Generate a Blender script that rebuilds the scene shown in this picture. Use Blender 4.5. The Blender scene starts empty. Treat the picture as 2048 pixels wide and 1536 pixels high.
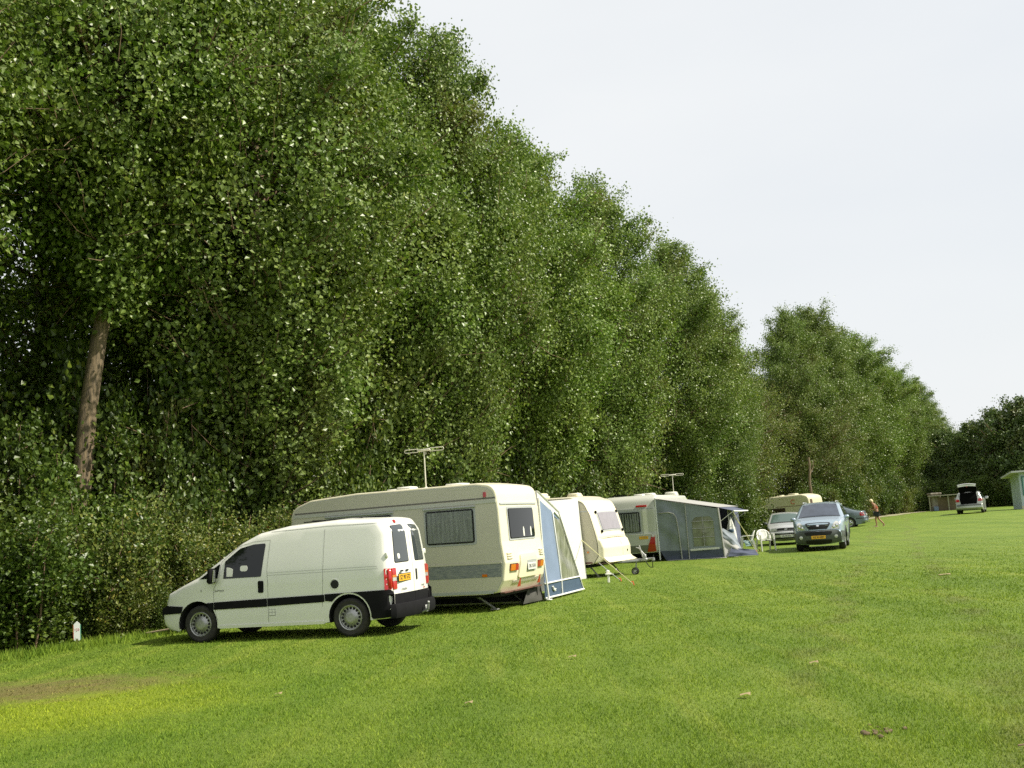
import bpy, bmesh, math, random
import numpy as np
from mathutils import Vector, Matrix
from mathutils.geometry import delaunay_2d_cdt
R = math.radians
PI = math.pi
scene = bpy.context.scene
COL = scene.collection
rng = np.random.default_rng(7)
random.seed(7)

# ------------------------------------------------------------------ helpers
def tag(o, label=None, cat=None, group=None, kind=None):
    if label: o['label'] = label
    if cat: o['category'] = cat
    if group: o['group'] = group
    if kind: o['kind'] = kind
    return o

def empty(name, loc=(0, 0, 0), rz=0.0):
    o = bpy.data.objects.new(name, None)
    COL.objects.link(o)
    o.location = loc
    o.rotation_euler = (0, 0, rz)
    o.empty_display_size = .2
    return o

def link(name, me, parent=None):
    o = bpy.data.objects.new(name, me)
    COL.objects.link(o)
    if parent is not None: o.parent = parent
    return o

def mesh_np(name, V, Fc, mats, smooth=False, mat_idx=None, attr=None):
    """V (n,3), Fc (m,k) int array of faces with k corners each"""
    V = np.ascontiguousarray(V, dtype=np.float32); Fc = np.ascontiguousarray(Fc, dtype=np.int32)
    me = bpy.data.meshes.new(name)
    m, k = Fc.shape
    me.vertices.add(len(V)); me.vertices.foreach_set('co', V.ravel())
    me.loops.add(m * k); me.loops.foreach_set('vertex_index', Fc.ravel())
    me.polygons.add(m)
    me.polygons.foreach_set('loop_start', np.arange(0, m * k, k, dtype=np.int32))
    me.polygons.foreach_set('loop_total', np.full(m, k, dtype=np.int32))
    if mat_idx is not None: me.polygons.foreach_set('material_index', np.ascontiguousarray(mat_idx, dtype=np.int32))
    me.polygons.foreach_set('use_smooth', np.full(m, smooth, dtype=bool))
    if attr is not None:
        a = me.attributes.new('rnd', 'FLOAT', 'FACE')
        a.data.foreach_set('value', np.ascontiguousarray(attr, dtype=np.float32))
    for mt in (mats if isinstance(mats, (list, tuple)) else [mats]): me.materials.append(mt)
    me.update(calc_edges=True)
    return me

class MB:
    """collects simple shapes into one mesh"""
    def __init__(s): s.v = []; s.f = []
    def add(s, vs, fs):
        b = len(s.v); s.v += [tuple(p) for p in vs]; s.f += [tuple(i + b for i in f) for f in fs]; return s
    def box(s, c, d, rot=None, bev=0):
        x, y, z = [q / 2 for q in d]
        if bev:
            b = min(bev, x * .9, y * .9, z * .9)
            P = []; idx = {}
            for sx in (-1, 1):
                for sy in (-1, 1):
                    for sz in (-1, 1):
                        for a in range(3):
                            p = [sx * x, sy * y, sz * z]
                            for q in range(3):
                                if q != a: p[q] -= (sx, sy, sz)[q] * b
                            idx[(sx, sy, sz, a)] = len(P); P.append(p)
            F = []
            for a in range(3):
                o1, o2 = [q for q in range(3) if q != a]
                for sg in (-1, 1):
                    L = []
                    for (u, w) in ((-1, -1), (1, -1), (1, 1), (-1, 1)):
                        k = [0, 0, 0]; k[a] = sg; k[o1] = u; k[o2] = w; L.append(idx[(*k, a)])
                    F.append(L)
                    for o, other in ((o1, o2), (o2, o1)):
                        if o > a:
                            for s2 in (-1, 1):
                                L = []
                                k = [0, 0, 0]; k[a] = sg; k[o] = s2
                                for w, ax in ((-1, a), (1, a), (1, o), (-1, o)):
                                    kk = list(k); kk[other] = w; L.append(idx[(*kk, ax)])
                                F.append(L)
            for sx in (-1, 1):
                for sy in (-1, 1):
                    for sz in (-1, 1): F.append([idx[(sx, sy, sz, a)] for a in range(3)])
        else:
            P = [(i * x, j * y, k * z) for i in (-1, 1) for j in (-1, 1) for k in (-1, 1)]
            F = [(0, 1, 3, 2), (4, 6, 7, 5), (0, 4, 5, 1), (2, 3, 7, 6), (0, 2, 6, 4), (1, 5, 7, 3)]
        M = rot if rot is not None else Matrix.Identity(3)
        s.add([Vector(c) + M @ Vector(p) for p in P], F)
        return s
    def tube(s, pts, r, n=8, caps=True, closed=False):
        pts = [Vector(p) for p in pts]
        rs = r if isinstance(r, (list, tuple)) else [r] * len(pts)
        V = []; F = []; ref = None; m = len(pts)
        for i, p in enumerate(pts):
            if closed: t = pts[(i + 1) % m] - pts[i - 1]
            else: t = pts[min(i + 1, m - 1)] - pts[max(i - 1, 0)]
            t.normalize()
            if ref is None:
                ref = Vector((0, 0, 1)) if abs(t.z) < .9 else Vector((1, 0, 0))
            a = (ref - t * ref.dot(t)); a.normalize(); ref = a
            b = t.cross(a)
            for k in range(n):
                w = 2 * PI * k / n
                V.append(p + (a * math.cos(w) + b * math.sin(w)) * rs[i])
        for i in range(m if closed else m - 1):
            j = (i + 1) % m
            for k in range(n):
                F.append((i * n + k, i * n + (k + 1) % n, j * n + (k + 1) % n, j * n + k))
        if caps and not closed:
            F.append(tuple(range(n))[::-1]); F.append(tuple((m - 1) * n + k for k in range(n)))
        return s.add(V, F)
    def lathe(s, prof, c=(0, 0, 0), axis='y', n=32, closed=False, caps=True):
        """prof list (radius, offset along axis)"""
        V = []; F = []
        for (r, h) in prof:
            for k in range(n):
                w = 2 * PI * k / n; u, q = r * math.cos(w), r * math.sin(w)
                p = (u, h, q) if axis == 'y' else ((u, q, h) if axis == 'z' else (h, u, q))
                V.append((p[0] + c[0], p[1] + c[1], p[2] + c[2]))
        m = len(prof)
        for i in range(m if closed else m - 1):
            j = (i + 1) % m
            for k in range(n): F.append((i * n + k, i * n + (k + 1) % n, j * n + (k + 1) % n, j * n + k))
        if not closed and caps:
            F.append(tuple(range(n))); F.append(tuple((m - 1) * n + k for k in range(n)))
        return s.add(V, F)
    def sheet(s, grid, th=0):
        """grid: 2-D list of points -> double sided sheet with thickness th (along z-ish normal)"""
        n, m = len(grid), len(grid[0])
        G = [Vector(p) for row in grid for p in row]
        F = [(i * m + j, i * m + j + 1, (i + 1) * m + j + 1, (i + 1) * m + j) for i in range(n - 1) for j in range(m - 1)]
        return s.add(G, F)
    def prism(s, poly, h0, h1, fn):
        """poly 2-D, fn(u,v,h)->3-D ; closed extruded solid"""
        n = len(poly)
        V = [fn(u, v, h0) for u, v in poly] + [fn(u, v, h1) for u, v in poly]
        F = [tuple(range(n))[::-1], tuple(range(n, 2 * n))] + [(i, (i + 1) % n, n + (i + 1) % n, n + i) for i in range(n)]
        return s.add(V, F)
    def build(s, name, mat, parent=None, smooth=None, recalc=True):
        me = bpy.data.meshes.new(name)
        me.from_pydata([tuple(p) for p in s.v], [], s.f)
        me.materials.append(mat)
        if recalc:
            bm = bmesh.new(); bm.from_mesh(me)
            bmesh.ops.recalc_face_normals(bm, faces=bm.faces); bm.to_mesh(me); bm.free()
        if smooth is not None:
            me.shade_smooth(); me.set_sharp_from_angle(angle=R(smooth))
        me.update()
        return link(name, me, parent)

def fillet(pts, closed=False, n=5):
    """pts (x,z[,r]) -> polyline with arcs at corners having r"""
    out = []; m = len(pts)
    for i, p in enumerate(pts):
        r = p[2] if len(p) > 2 else 0
        if r <= 0 or (not closed and i in (0, m - 1)):
            out.append((p[0], p[1])); continue
        P = Vector(p[:2]); A = Vector(pts[i - 1][:2]); B = Vector(pts[(i + 1) % m][:2])
        a = (A - P); b = (B - P); la, lb = a.length, b.length
        if la < 1e-6 or lb < 1e-6: continue
        a /= la; b /= lb
        ang = math.acos(max(-1, min(1, a.dot(b)))); t = min(r / max(math.tan(ang / 2), 1e-3), la * .48, lb * .48)
        for k in range(n + 1):
            u = k / n
            q = (P + a * t) * (1 - u) ** 2 + P * 2 * u * (1 - u) + (P + b * t) * u * u
            out.append((q.x, q.y))
    res = [out[0]]
    for q in out[1:]:
        if (q[0] - res[-1][0]) ** 2 + (q[1] - res[-1][1]) ** 2 > 1e-8: res.append(q)
    if closed and (res[0][0] - res[-1][0]) ** 2 + (res[0][1] - res[-1][1]) ** 2 < 1e-8: res.pop()
    return res

def resample(pl, step, closed=False):
    out = []
    L = list(pl) + ([pl[0]] if closed else [])
    for a, b in zip(L[:-1], L[1:]):
        d = math.hypot(b[0] - a[0], b[1] - a[1]); k = max(1, int(math.ceil(d / step)))
        for i in range(k): out.append((a[0] + (b[0] - a[0]) * i / k, a[1] + (b[1] - a[1]) * i / k))
    if not closed: out.append(L[-1])
    return out

def inside(P, poly):
    x, y = P[:, 0], P[:, 1]; c = np.zeros(len(P), bool); n = len(poly)
    for i in range(n):
        x1, y1 = poly[i]; x2, y2 = poly[i - 1]
        cond = ((y1 > y) != (y2 > y))
        with np.errstate(divide='ignore', invalid='ignore'):
            xi = (x2 - x1) * (y - y1) / ((y2 - y1) if y2 != y1 else 1e-12) + x1
        c ^= cond & (x < xi)
    return c

def segdist(P, pl):
    A = np.array(pl[:-1]); B = np.array(pl[1:]); d = B - A
    L = (d ** 2).sum(1) + 1e-12
    t = ((P[:, None, :] - A[None]) * d[None]).sum(2) / L[None]
    t = np.clip(t, 0, 1)
    Q = A[None] + t[..., None] * d[None]
    return np.sqrt(((P[:, None, :] - Q) ** 2).sum(2)).min(1)

def cdt(poly, extra):
    vc = [Vector(p) for p in poly] + [Vector(p) for p in extra]
    r = delaunay_2d_cdt(vc, [], [list(range(len(poly)))], 1, 1e-5)
    vs = np.array([(v.x, v.y) for v in r[0]]); fs = [tuple(f) for f in r[2]]
    return vs, fs

def polyarea(p):
    return .5 * sum(p[i - 1][0] * p[i][1] - p[i][0] * p[i - 1][1] for i in range(len(p)))

class Shell:
    """vehicle body: silhouette in x,z swept across y, sides with rounded edges and a width law W(x,z)"""
    def __init__(s, top, bottom, W, r=.06, bulge=(.06, .03, .05), step=.07):
        s.top = resample(top, step); s.bot = bottom; s.W = W; s.r = r; s.bulge = bulge
        T = np.array(s.top); d = np.gradient(T, axis=0); d /= np.linalg.norm(d, axis=1)[:, None] + 1e-9
        s.T = T; s.N = np.c_[d[:, 1], -d[:, 0]]
        s.L = np.r_[0, np.cumsum(np.linalg.norm(np.diff(T, axis=0), axis=1))]
    def hw(s, x, z):
        P = np.c_[np.atleast_1d(x), np.atleast_1d(z)].astype(float)
        d = segdist(P, s.top); q = 1 - np.minimum(d / s.r, 1)
        return np.array([s.W(a, b) for a, b in P]) - s.r * (1 - np.sqrt(np.maximum(0, 1 - q * q)))
    def bl(s, N):
        f, t, b = s.bulge
        return np.where(N[:, 0] > 0, N[:, 0] ** 2 * f, N[:, 0] ** 2 * b) + N[:, 1] ** 2 * t
    def S(s, x, z):
        P = np.array([x, z]); T = s.T
        k = ((T - P) ** 2).sum(1).argmin(); best = (1e9, 0)
        for i in (k - 1, k):
            if 0 <= i < len(T) - 1:
                d = T[i + 1] - T[i]; t = min(1, max(0, (P - T[i]) @ d / (d @ d))); q = T[i] + t * d
                e = ((P - q) ** 2).sum()
                if e < best[0]: best = (e, s.L[i] + t * math.sqrt(d @ d))
        return best[1]
    def toppt(s, ss, y, off=0):
        ss = np.atleast_1d(ss); y = np.atleast_1d(y)
        x = np.interp(ss, s.L, s.T[:, 0]); z = np.interp(ss, s.L, s.T[:, 1])
        nx = np.interp(ss, s.L, s.N[:, 0]); nz = np.interp(ss, s.L, s.N[:, 1])
        N = np.c_[nx, nz]; N /= np.linalg.norm(N, axis=1)[:, None]
        w = np.array([s.W(a, b) for a, b in zip(x, z)]) - s.r
        f = np.clip(y / w, -1, 1); b = s.bl(N) * (1 - f * f) + off
        return np.c_[x + N[:, 0] * b, y, z + N[:, 1] * b]
    def body(s, name, mat, parent, ny=12, smooth=32, zsplit=None):
        poly = s.top + list(s.bot)
        extra = []
        for d in (.12, .3, .6, 1.0):
            q = s.T - s.N * s.r * d
            ok = inside(q, poly) & (segdist(q, s.top) > s.r * d * .93)
            if len(s.bot) > 1: ok &= segdist(q, [s.top[-1]] + list(s.bot) + [s.top[0]]) > .02
            extra += [tuple(p) for p in q[ok]]
        A = np.array(poly); g = .14
        X, Z = np.meshgrid(np.arange(A[:, 0].min(), A[:, 0].max(), g), np.arange(A[:, 1].min(), A[:, 1].max(), g))
        q = np.c_[X.ravel(), Z.ravel()]
        ok = inside(q, poly); q = q[ok]; q = q[(segdist(q, s.top) > s.r * 1.4) & (segdist(q, [s.top[-1]] + list(s.bot) + [s.top[0]]) > .04)]
        extra += [tuple(p) for p in q]
        vs, fs = cdt(poly, extra)
        h = s.hw(vs[:, 0], vs[:, 1])
        bm = bmesh.new()
        for sg in (1, -1):
            bv = [bm.verts.new((vs[i, 0], sg * h[i], vs[i, 1])) for i in range(len(vs))]
            for f in fs:
                try: bm.faces.new([bv[i] for i in (f if sg < 0 else f[::-1])])
                except ValueError: pass
        w = np.array([s.W(a, b) for a, b in s.T]) - s.r
        fr = np.sin(np.linspace(-1, 1, ny + 1) * PI / 2)
        rows = []
        for i in range(len(s.T)):
            P = s.toppt(np.full(ny + 1, s.L[i]), fr * w[i])
            P[0, [0, 2]] = s.T[i]; P[-1, [0, 2]] = s.T[i]
            rows.append([bm.verts.new(p) for p in P])
        for i in range(len(rows) - 1):
            for j in range(ny): bm.faces.new((rows[i][j], rows[i + 1][j], rows[i + 1][j + 1], rows[i][j + 1]))
        bmesh.ops.remove_doubles(bm, verts=bm.verts, dist=4e-4)
        bmesh.ops.recalc_face_normals(bm, faces=bm.faces)
        me = bpy.data.meshes.new(name); bm.to_mesh(me); bm.free()
        me.materials.append(mat); me.shade_smooth(); me.set_sharp_from_angle(angle=R(smooth))
        return link(name, me, parent)
    def _patch(s, poly, fn, off, depth, g, name, mat, parent, smooth):
        if polyarea(poly) < 0: poly = poly[::-1]
        poly = resample(poly, g, True)
        A = np.array(poly)
        X, Z = np.meshgrid(np.arange(A[:, 0].min() + g / 2, A[:, 0].max(), g), np.arange(A[:, 1].min() + g / 2, A[:, 1].max(), g))
        q = np.c_[X.ravel(), Z.ravel()]
        if len(q): q = q[inside(q, poly)]
        if len(q): q = q[segdist(q, poly + [poly[0]]) > g * .4]
        vs, fs = cdt(poly, [tuple(p) for p in q])
        P = fn(vs, off)
        bp = np.array(poly); Pb = fn(bp, off); Pc = fn(bp, -depth)
        n = len(P); m = len(bp)
        mb = MB(); mb.v = [tuple(p) for p in P] + [tuple(p) for p in Pb] + [tuple(p) for p in Pc]
        mb.f = list(fs) + [(n + i, n + (i + 1) % m, n + m + (i + 1) % m, n + m + i) for i in range(m)]
        me = bpy.data.meshes.new(name); me.from_pydata(mb.v, [], mb.f)
        bm = bmesh.new(); bm.from_mesh(me)
        bmesh.ops.remove_doubles(bm, verts=bm.verts, dist=3e-4)
        bmesh.ops.recalc_face_normals(bm, faces=bm.faces)
        f0 = max(bm.faces, key=lambda f: f.calc_area())
        if f0.normal.dot(Vector(fn(vs[:1], off + .1)[0] - fn(vs[:1], off)[0])) < 0:
            bmesh.ops.reverse_faces(bm, faces=bm.faces)
        bm.to_mesh(me); bm.free()
        me.materials.append(mat); me.shade_smooth(); me.set_sharp_from_angle(angle=R(smooth)); me.update()
        return link(name, me, parent)
    def side(s, poly, sg, name, mat, parent, off=.004, depth=.01, g=.09, smooth=35, r=0):
        if r: poly = [(*p[:2], p[2] if len(p) > 2 else r) for p in poly]
        poly = fillet(poly, True) if any(len(p) > 2 for p in poly) else list(poly)
        fn = lambda q, o: np.c_[q[:, 0], sg * (s.hw(q[:, 0], q[:, 1]) + o), q[:, 1]]
        return s._patch(poly, fn, off, depth, g, name, mat, parent, smooth)
    def cap(s, poly, name, mat, parent, off=.004, depth=.01, g=.09, smooth=35, r=0):
        """poly of ((x,z), y[, r]) on the swept surface"""
        q = [(s.S(*p[0]), p[1], p[2] if len(p) > 2 else r) for p in poly]
        q = fillet(q, True)
        fn = lambda v, o: s.toppt(v[:, 0], v[:, 1], o)
        return s._patch(q, fn, off, depth, g, name, mat, parent, smooth)

def face_m(pos, d, up=(0, 0, 1)):
    d = Vector(d).normalized(); up = Vector(up); r = up.cross(d).normalized(); u = d.cross(r)
    M = Matrix((r, u, d)).transposed().to_4x4(); M.translation = Vector(pos); return M

def text(s, size, pos, d, mat, parent, name='lettering', ext=.0015, up=(0, 0, 1), sx=1.0, bold=0.0):
    cu = bpy.data.curves.new(name, 'FONT'); cu.body = s; cu.size = size; cu.extrude = ext
    cu.align_x = 'CENTER'; cu.align_y = 'CENTER'; cu.offset = bold; cu.resolution_u = 3
    cu.materials.append(mat)
    o = bpy.data.objects.new(name, cu); COL.objects.link(o); o.parent = parent
    bpy.context.view_layer.update()
    me = bpy.data.meshes.new_from_object(o.evaluated_get(bpy.context.evaluated_depsgraph_get()))
    bpy.data.objects.remove(o)
    if not me.materials: me.materials.append(mat)
    o = link(name, me, parent)
    o.matrix_local = face_m(pos, d, up) @ Matrix.Diagonal((sx, 1, 1, 1))
    return o

# ------------------------------------------------------------------ materials
def mat(name, col, rough=.5, metal=0.0, spec=.5, coat=0.0, trans=0.0, var=0.0, vscale=3.0, col2=None, bump=0.0, bscale=40.0, alpha=None, vstretch=(1, 1, 1), sub=0):
    m = bpy.data.materials.new(name); m.use_nodes = True
    nt = m.node_tree; N = nt.nodes; L = nt.links
    b = N['Principled BSDF']
    b.inputs['Base Color'].default_value = (*col, 1)
    b.inputs['Roughness'].default_value = rough
    b.inputs['Metallic'].default_value = metal
    b.inputs['Specular IOR Level'].default_value = spec
    b.inputs['Coat Weight'].default_value = coat
    b.inputs['Coat Roughness'].default_value = .08
    tc = None
    if var or bump:
        tc = N.new('ShaderNodeTexCoord'); mp = N.new('ShaderNodeMapping'); mp.inputs['Scale'].default_value = vstretch
        L.new(tc.outputs['Object'], mp.inputs['Vector'])
    if var:
        nz = N.new('ShaderNodeTexNoise'); nz.inputs['Scale'].default_value = vscale; nz.inputs['Detail'].default_value = 6; nz.inputs['Roughness'].default_value = .6
        L.new(mp.outputs[0], nz.inputs['Vector'])
        cr = N.new('ShaderNodeMapRange'); cr.inputs['From Min'].default_value = .35; cr.inputs['From Max'].default_value = .7
        L.new(nz.outputs['Fac'], cr.inputs['Value'])
        mx = N.new('ShaderNodeMix'); mx.data_type = 'RGBA'
        c2 = col2 or tuple(c * (1 - var) for c in col)
        mx.inputs['A'].default_value = (*col, 1); mx.inputs['B'].default_value = (*c2, 1)
        L.new(cr.outputs[0], mx.inputs['Factor']); L.new(mx.outputs['Result'], b.inputs['Base Color'])
        ra = N.new('ShaderNodeMapRange'); ra.inputs['To Min'].default_value = rough; ra.inputs['To Max'].default_value = min(1, rough + .15)
        L.new(nz.outputs['Fac'], ra.inputs['Value']); L.new(ra.outputs[0], b.inputs['Roughness'])
    if bump:
        nb = N.new('ShaderNodeTexNoise'); nb.inputs['Scale'].default_value = bscale; nb.inputs['Detail'].default_value = 4
        L.new(mp.outputs[0], nb.inputs['Vector'])
        bp = N.new('ShaderNodeBump'); bp.inputs['Strength'].default_value = bump; bp.inputs['Distance'].default_value = .02
        L.new(nb.outputs['Fac'], bp.inputs['Height']); L.new(bp.outputs[0], b.inputs['Normal'])
    if trans:
        out = N['Material Output']; tr = N.new('ShaderNodeBsdfTranslucent'); ms = N.new('ShaderNodeMixShader')
        tr.inputs['Color'].default_value = (*col, 1); ms.inputs[0].default_value = trans
        L.new(b.outputs[0], ms.inputs[1]); L.new(tr.outputs[0], ms.inputs[2]); L.new(ms.outputs[0], out.inputs['Surface'])
    if alpha is not None:
        b.inputs['Alpha'].default_value = alpha
    return m

def leafmat(name, ramp, back, tl=.3, rough=.38):
    m = bpy.data.materials.new(name); m.use_nodes = True
    nt = m.node_tree; N = nt.nodes; L = nt.links; b = N['Principled BSDF']
    at = N.new('ShaderNodeAttribute'); at.attribute_name = 'rnd'
    oi = N.new('ShaderNodeObjectInfo')
    cr = N.new('ShaderNodeValToRGB'); cr.color_ramp.elements[0].position = 0; cr.color_ramp.elements[0].color = (*ramp[0][1], 1)
    cr.color_ramp.elements[1].position = ramp[-1][0]; cr.color_ramp.elements[1].color = (*ramp[-1][1], 1)
    for p, c in ramp[1:-1]:
        e = cr.color_ramp.elements.new(p); e.color = (*c, 1)
    L.new(at.outputs['Fac'], cr.inputs['Fac'])
    # slow colour drift through the crown (leaves of one bough share a tone)
    g = N.new('ShaderNodeNewGeometry')
    nz = N.new('ShaderNodeTexNoise'); nz.inputs['Scale'].default_value = .45; nz.inputs['Detail'].default_value = 3
    L.new(g.outputs['Position'], nz.inputs['Vector'])
    hs = N.new('ShaderNodeHueSaturation')
    mr = N.new('ShaderNodeMapRange'); mr.inputs['From Min'].default_value = .3; mr.inputs['From Max'].default_value = .7
    mr.inputs['To Min'].default_value = .485; mr.inputs['To Max'].default_value = .512
    L.new(nz.outputs['Fac'], mr.inputs['Value']); L.new(mr.outputs[0], hs.inputs['Hue'])
    mv = N.new('ShaderNodeMapRange'); mv.inputs['To Min'].default_value = .8; mv.inputs['To Max'].default_value = 1.2
    L.new(oi.outputs['Random'], mv.inputs['Value']); L.new(mv.outputs[0], hs.inputs['Value'])
    n2 = N.new('ShaderNodeTexNoise'); n2.inputs['Scale'].default_value = .38; n2.inputs['Detail'].default_value = 4; L.new(g.outputs['Position'], n2.inputs['Vector'])
    m2 = N.new('ShaderNodeMapRange'); m2.inputs['From Min'].default_value = .60; m2.inputs['From Max'].default_value = .72; m2.inputs['To Max'].default_value = .45; L.new(n2.outputs['Fac'], m2.inputs['Value'])
    x2 = N.new('ShaderNodeMix'); x2.data_type = 'RGBA'; x2.inputs['B'].default_value = (.22, .15, .045, 1)
    L.new(m2.outputs[0], x2.inputs['Factor']); L.new(cr.outputs[0], x2.inputs['A']); L.new(x2.outputs['Result'], hs.inputs['Color'])
    mx = N.new('ShaderNodeMix'); mx.data_type = 'RGBA'; mx.inputs['B'].default_value = (*back, 1)
    fb = N.new('ShaderNodeMath'); fb.operation = 'MULTIPLY'; fb.inputs[1].default_value = .36
    L.new(g.outputs['Backfacing'], fb.inputs[0]); L.new(fb.outputs[0], mx.inputs['Factor'])
    L.new(hs.outputs[0], mx.inputs['A'])
    L.new(mx.outputs['Result'], b.inputs['Base Color'])
    b.inputs['Roughness'].default_value = rough; b.inputs['Specular IOR Level'].default_value = .42
    tr = N.new('ShaderNodeBsdfTranslucent'); L.new(mx.outputs['Result'], tr.inputs['Color'])
    ms = N.new('ShaderNodeMixShader'); ms.inputs[0].default_value = tl
    L.new(b.outputs[0], ms.inputs[1]); L.new(tr.outputs[0], ms.inputs[2]); L.new(ms.outputs[0], N['Material Output'].inputs['Surface'])
    return m

M = {}
M['van_white'] = mat('van_white', (.80, .80, .73), .28, coat=.5, var=.05, vscale=1.5)
M['plastic_dark'] = mat('plastic_dark', (.011, .011, .012), .8, spec=.12, var=.25, vscale=6, bump=.08, bscale=300)
M['rubber'] = mat('rubber', (.018, .018, .018), .8, var=.5, vscale=8, col2=(.05, .045, .035), bump=.2, bscale=60)
M['black'] = mat('black', (.006, .006, .006), .7)
M['under'] = mat('under', (.012, .012, .012), .9)
M['glass_dark'] = mat('glass_dark', (.008, .010, .010), .03, spec=.45)
M['glass_mid'] = mat('glass_mid', (.05, .06, .065), .04, spec=.8)
M['steel'] = mat('steel', (.42, .42, .40), .35, metal=.7, var=.25, vscale=9)
M['alloy'] = mat('alloy', (.55, .56, .57), .3, metal=.8)
M['steel_dirty'] = mat('steel_dirty', (.30, .30, .27), .55, metal=.3, var=.4, vscale=12)
M['zinc'] = mat('zinc', (.35, .36, .35), .45, metal=.7, var=.3, vscale=10)
M['red_lens'] = mat('red_lens', (.42, .010, .012), .12, coat=.6)
M['amber_lens'] = mat('amber_lens', (.62, .17, .01), .15, coat=.6)
M['clear_lens'] = mat('clear_lens', (.55, .55, .52), .12, coat=.8, metal=.2)
M['plate_yellow'] = mat('plate_yellow', (.78, .42, .02), .4)
M['plate_white'] = mat('plate_white', (.66, .66, .62), .4)
M['ink'] = mat('ink', (.03, .03, .03), .5)
M['ink_grey'] = mat('ink_grey', (.22, .23, .22), .5)
M['decal'] = mat('decal', (.72, .72, .66), .5)
M['chrome'] = mat('chrome', (.75, .75, .75), .12, metal=1)
M['seam'] = mat('seam', (.22, .22, .20), .6)
M['seam_light'] = mat('seam_light', (.42, .43, .39), .6)

def pal(name, a, b, scale, stretch=(1, 1, 1)):
    return mat(name, a, .4, var=1, vscale=scale, col2=b, vstretch=stretch)

# ------------------------------------------------------------------ terrain
def sm(t):
    t = min(1, max(0, t)); return t * t * (3 - 2 * t)
def ground_z(x, y):
    z = .42 * sm((x - 16) / 14) * sm((y - 30) / 35)
    z += .025 * math.sin(x * .35 + 1) * math.sin(y * .22) * sm((y - 14) / 10)
    return z
# ------------------------------------------------------------------ wheels
def wheel(parent, x, y, rad, w, sg, kind='steel', holes=16):
    """tyre mesh 'wheel' with a rim under it; sg = side the outer face looks to (y)"""
    rr = rad * .64
    prof = [(rr, -w * .42), (rad * .86, -w * .5), (rad * .965, -w * .40), (rad, -w * .25), (rad, w * .25), (rad * .965, w * .40), (rad * .86, w * .5), (rr, w * .42), (rr * .97, 0)]
    mb = MB(); mb.lathe([(a, b * sg) for a, b in prof], axis='y', n=40, closed=True)
    t = mb.build('wheel', M['rubber'], parent, smooth=40); t.location = (x, y, rad)
    mb = MB()
    o = w * .5 * sg
    mb.lathe([(rr * 1.04, o * .86), (rr * 1.0, o * .95), (rr * .92, o * .88), (rr * .90, o * .55), (rr * .80, o * .50), (rr * .62, o * .62), (rr * .50, o * .85), (rr * .45, o * .92), (rr * .30, o * .93), (.001, o * .95)], axis='y', n=40, caps=False)
    rim = mb.build('rim', M['steel' if kind == 'steel' else 'alloy'], t, smooth=35)
    mb = MB()
    for k in range(holes):
        a = 2 * PI * k / holes
        rot = Matrix.Rotation(-a, 3, 'Y')
        if kind == 'steel':
            c = Vector((math.cos(a) * rr * .75, o * .545, math.sin(a) * rr * .75)); mb.box(c, (rr * .19, .03, rr * .19), rot, bev=.008)
        else:
            c = Vector((math.cos(a) * rr * .62, o * .70, math.sin(a) * rr * .62)); mb.box(c, (rr * .46, .05, rr * .22), rot, bev=.01)
    mb.build('rim_slots', M['black'], t)
    return t

def arch(cx, r, zb, n=14, flat=0.0):
    """points of a wheel arch cut-out, from rear (small x) to front (large x) along the bottom line zb"""
    zc = r[1] if isinstance(r, tuple) else .31
    rad = r[0] if isinstance(r, tuple) else r
    a0 = math.asin((zb - zc) / rad)
    return [(cx - rad * math.cos(a0 + (PI - 2 * a0) * k / n), zc + rad * math.sin(a0 + (PI - 2 * a0) * k / n)) for k in range(n + 1)]

def liners(parent, sh, cxs, rad, zc, depth=.45):
    for cx in cxs:
        for sg in (1, -1):
            mb = MB()
            w = sh.W(cx, zc) - .012
            n = 16; a = np.linspace(-.2, PI + .2, n)
            for i in range(n - 1):
                p = [(cx + (rad + .01) * math.cos(t), zc + (rad + .01) * math.sin(t)) for t in (a[i], a[i + 1])]
                mb.add([(p[0][0], sg * w, p[0][1]), (p[1][0], sg * w, p[1][1]), (p[1][0], sg * (w - depth), p[1][1]), (p[0][0], sg * (w - depth), p[0][1])], [(0, 1, 2, 3)])
            mb.add([(cx, sg * (w - depth), zc)] + [(cx + (rad + .01) * math.cos(t), sg * (w - depth), zc + (rad + .01) * math.sin(t)) for t in a], [(0, i, i + 1) for i in range(1, n)])
            mb.build('wheel_arch_liner', M['under'], parent, recalc=False)

def seam(sh, pts, sg, parent, name='panel_gap', w=.006, mt='seam'):
    """thin gap line on the body side"""
    P = resample(pts, .08)
    n = len(P); q = np.array(P)
    d = np.gradient(q, axis=0); d /= np.linalg.norm(d, axis=1)[:, None]
    nn = np.c_[-d[:, 1], d[:, 0]] * w / 2
    a, b = q + nn, q - nn
    ha, hb = sh.hw(a[:, 0], a[:, 1]) + .002, sh.hw(b[:, 0], b[:, 1]) + .002
    V = np.r_[np.c_[a[:, 0], sg * ha, a[:, 1]], np.c_[b[:, 0], sg * hb, b[:, 1]]]
    F = [(i, i + 1, n + i + 1, n + i) for i in range(n - 1)]
    mb = MB(); mb.add(V, F)
    return mb.build(name, M[mt], parent)

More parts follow.
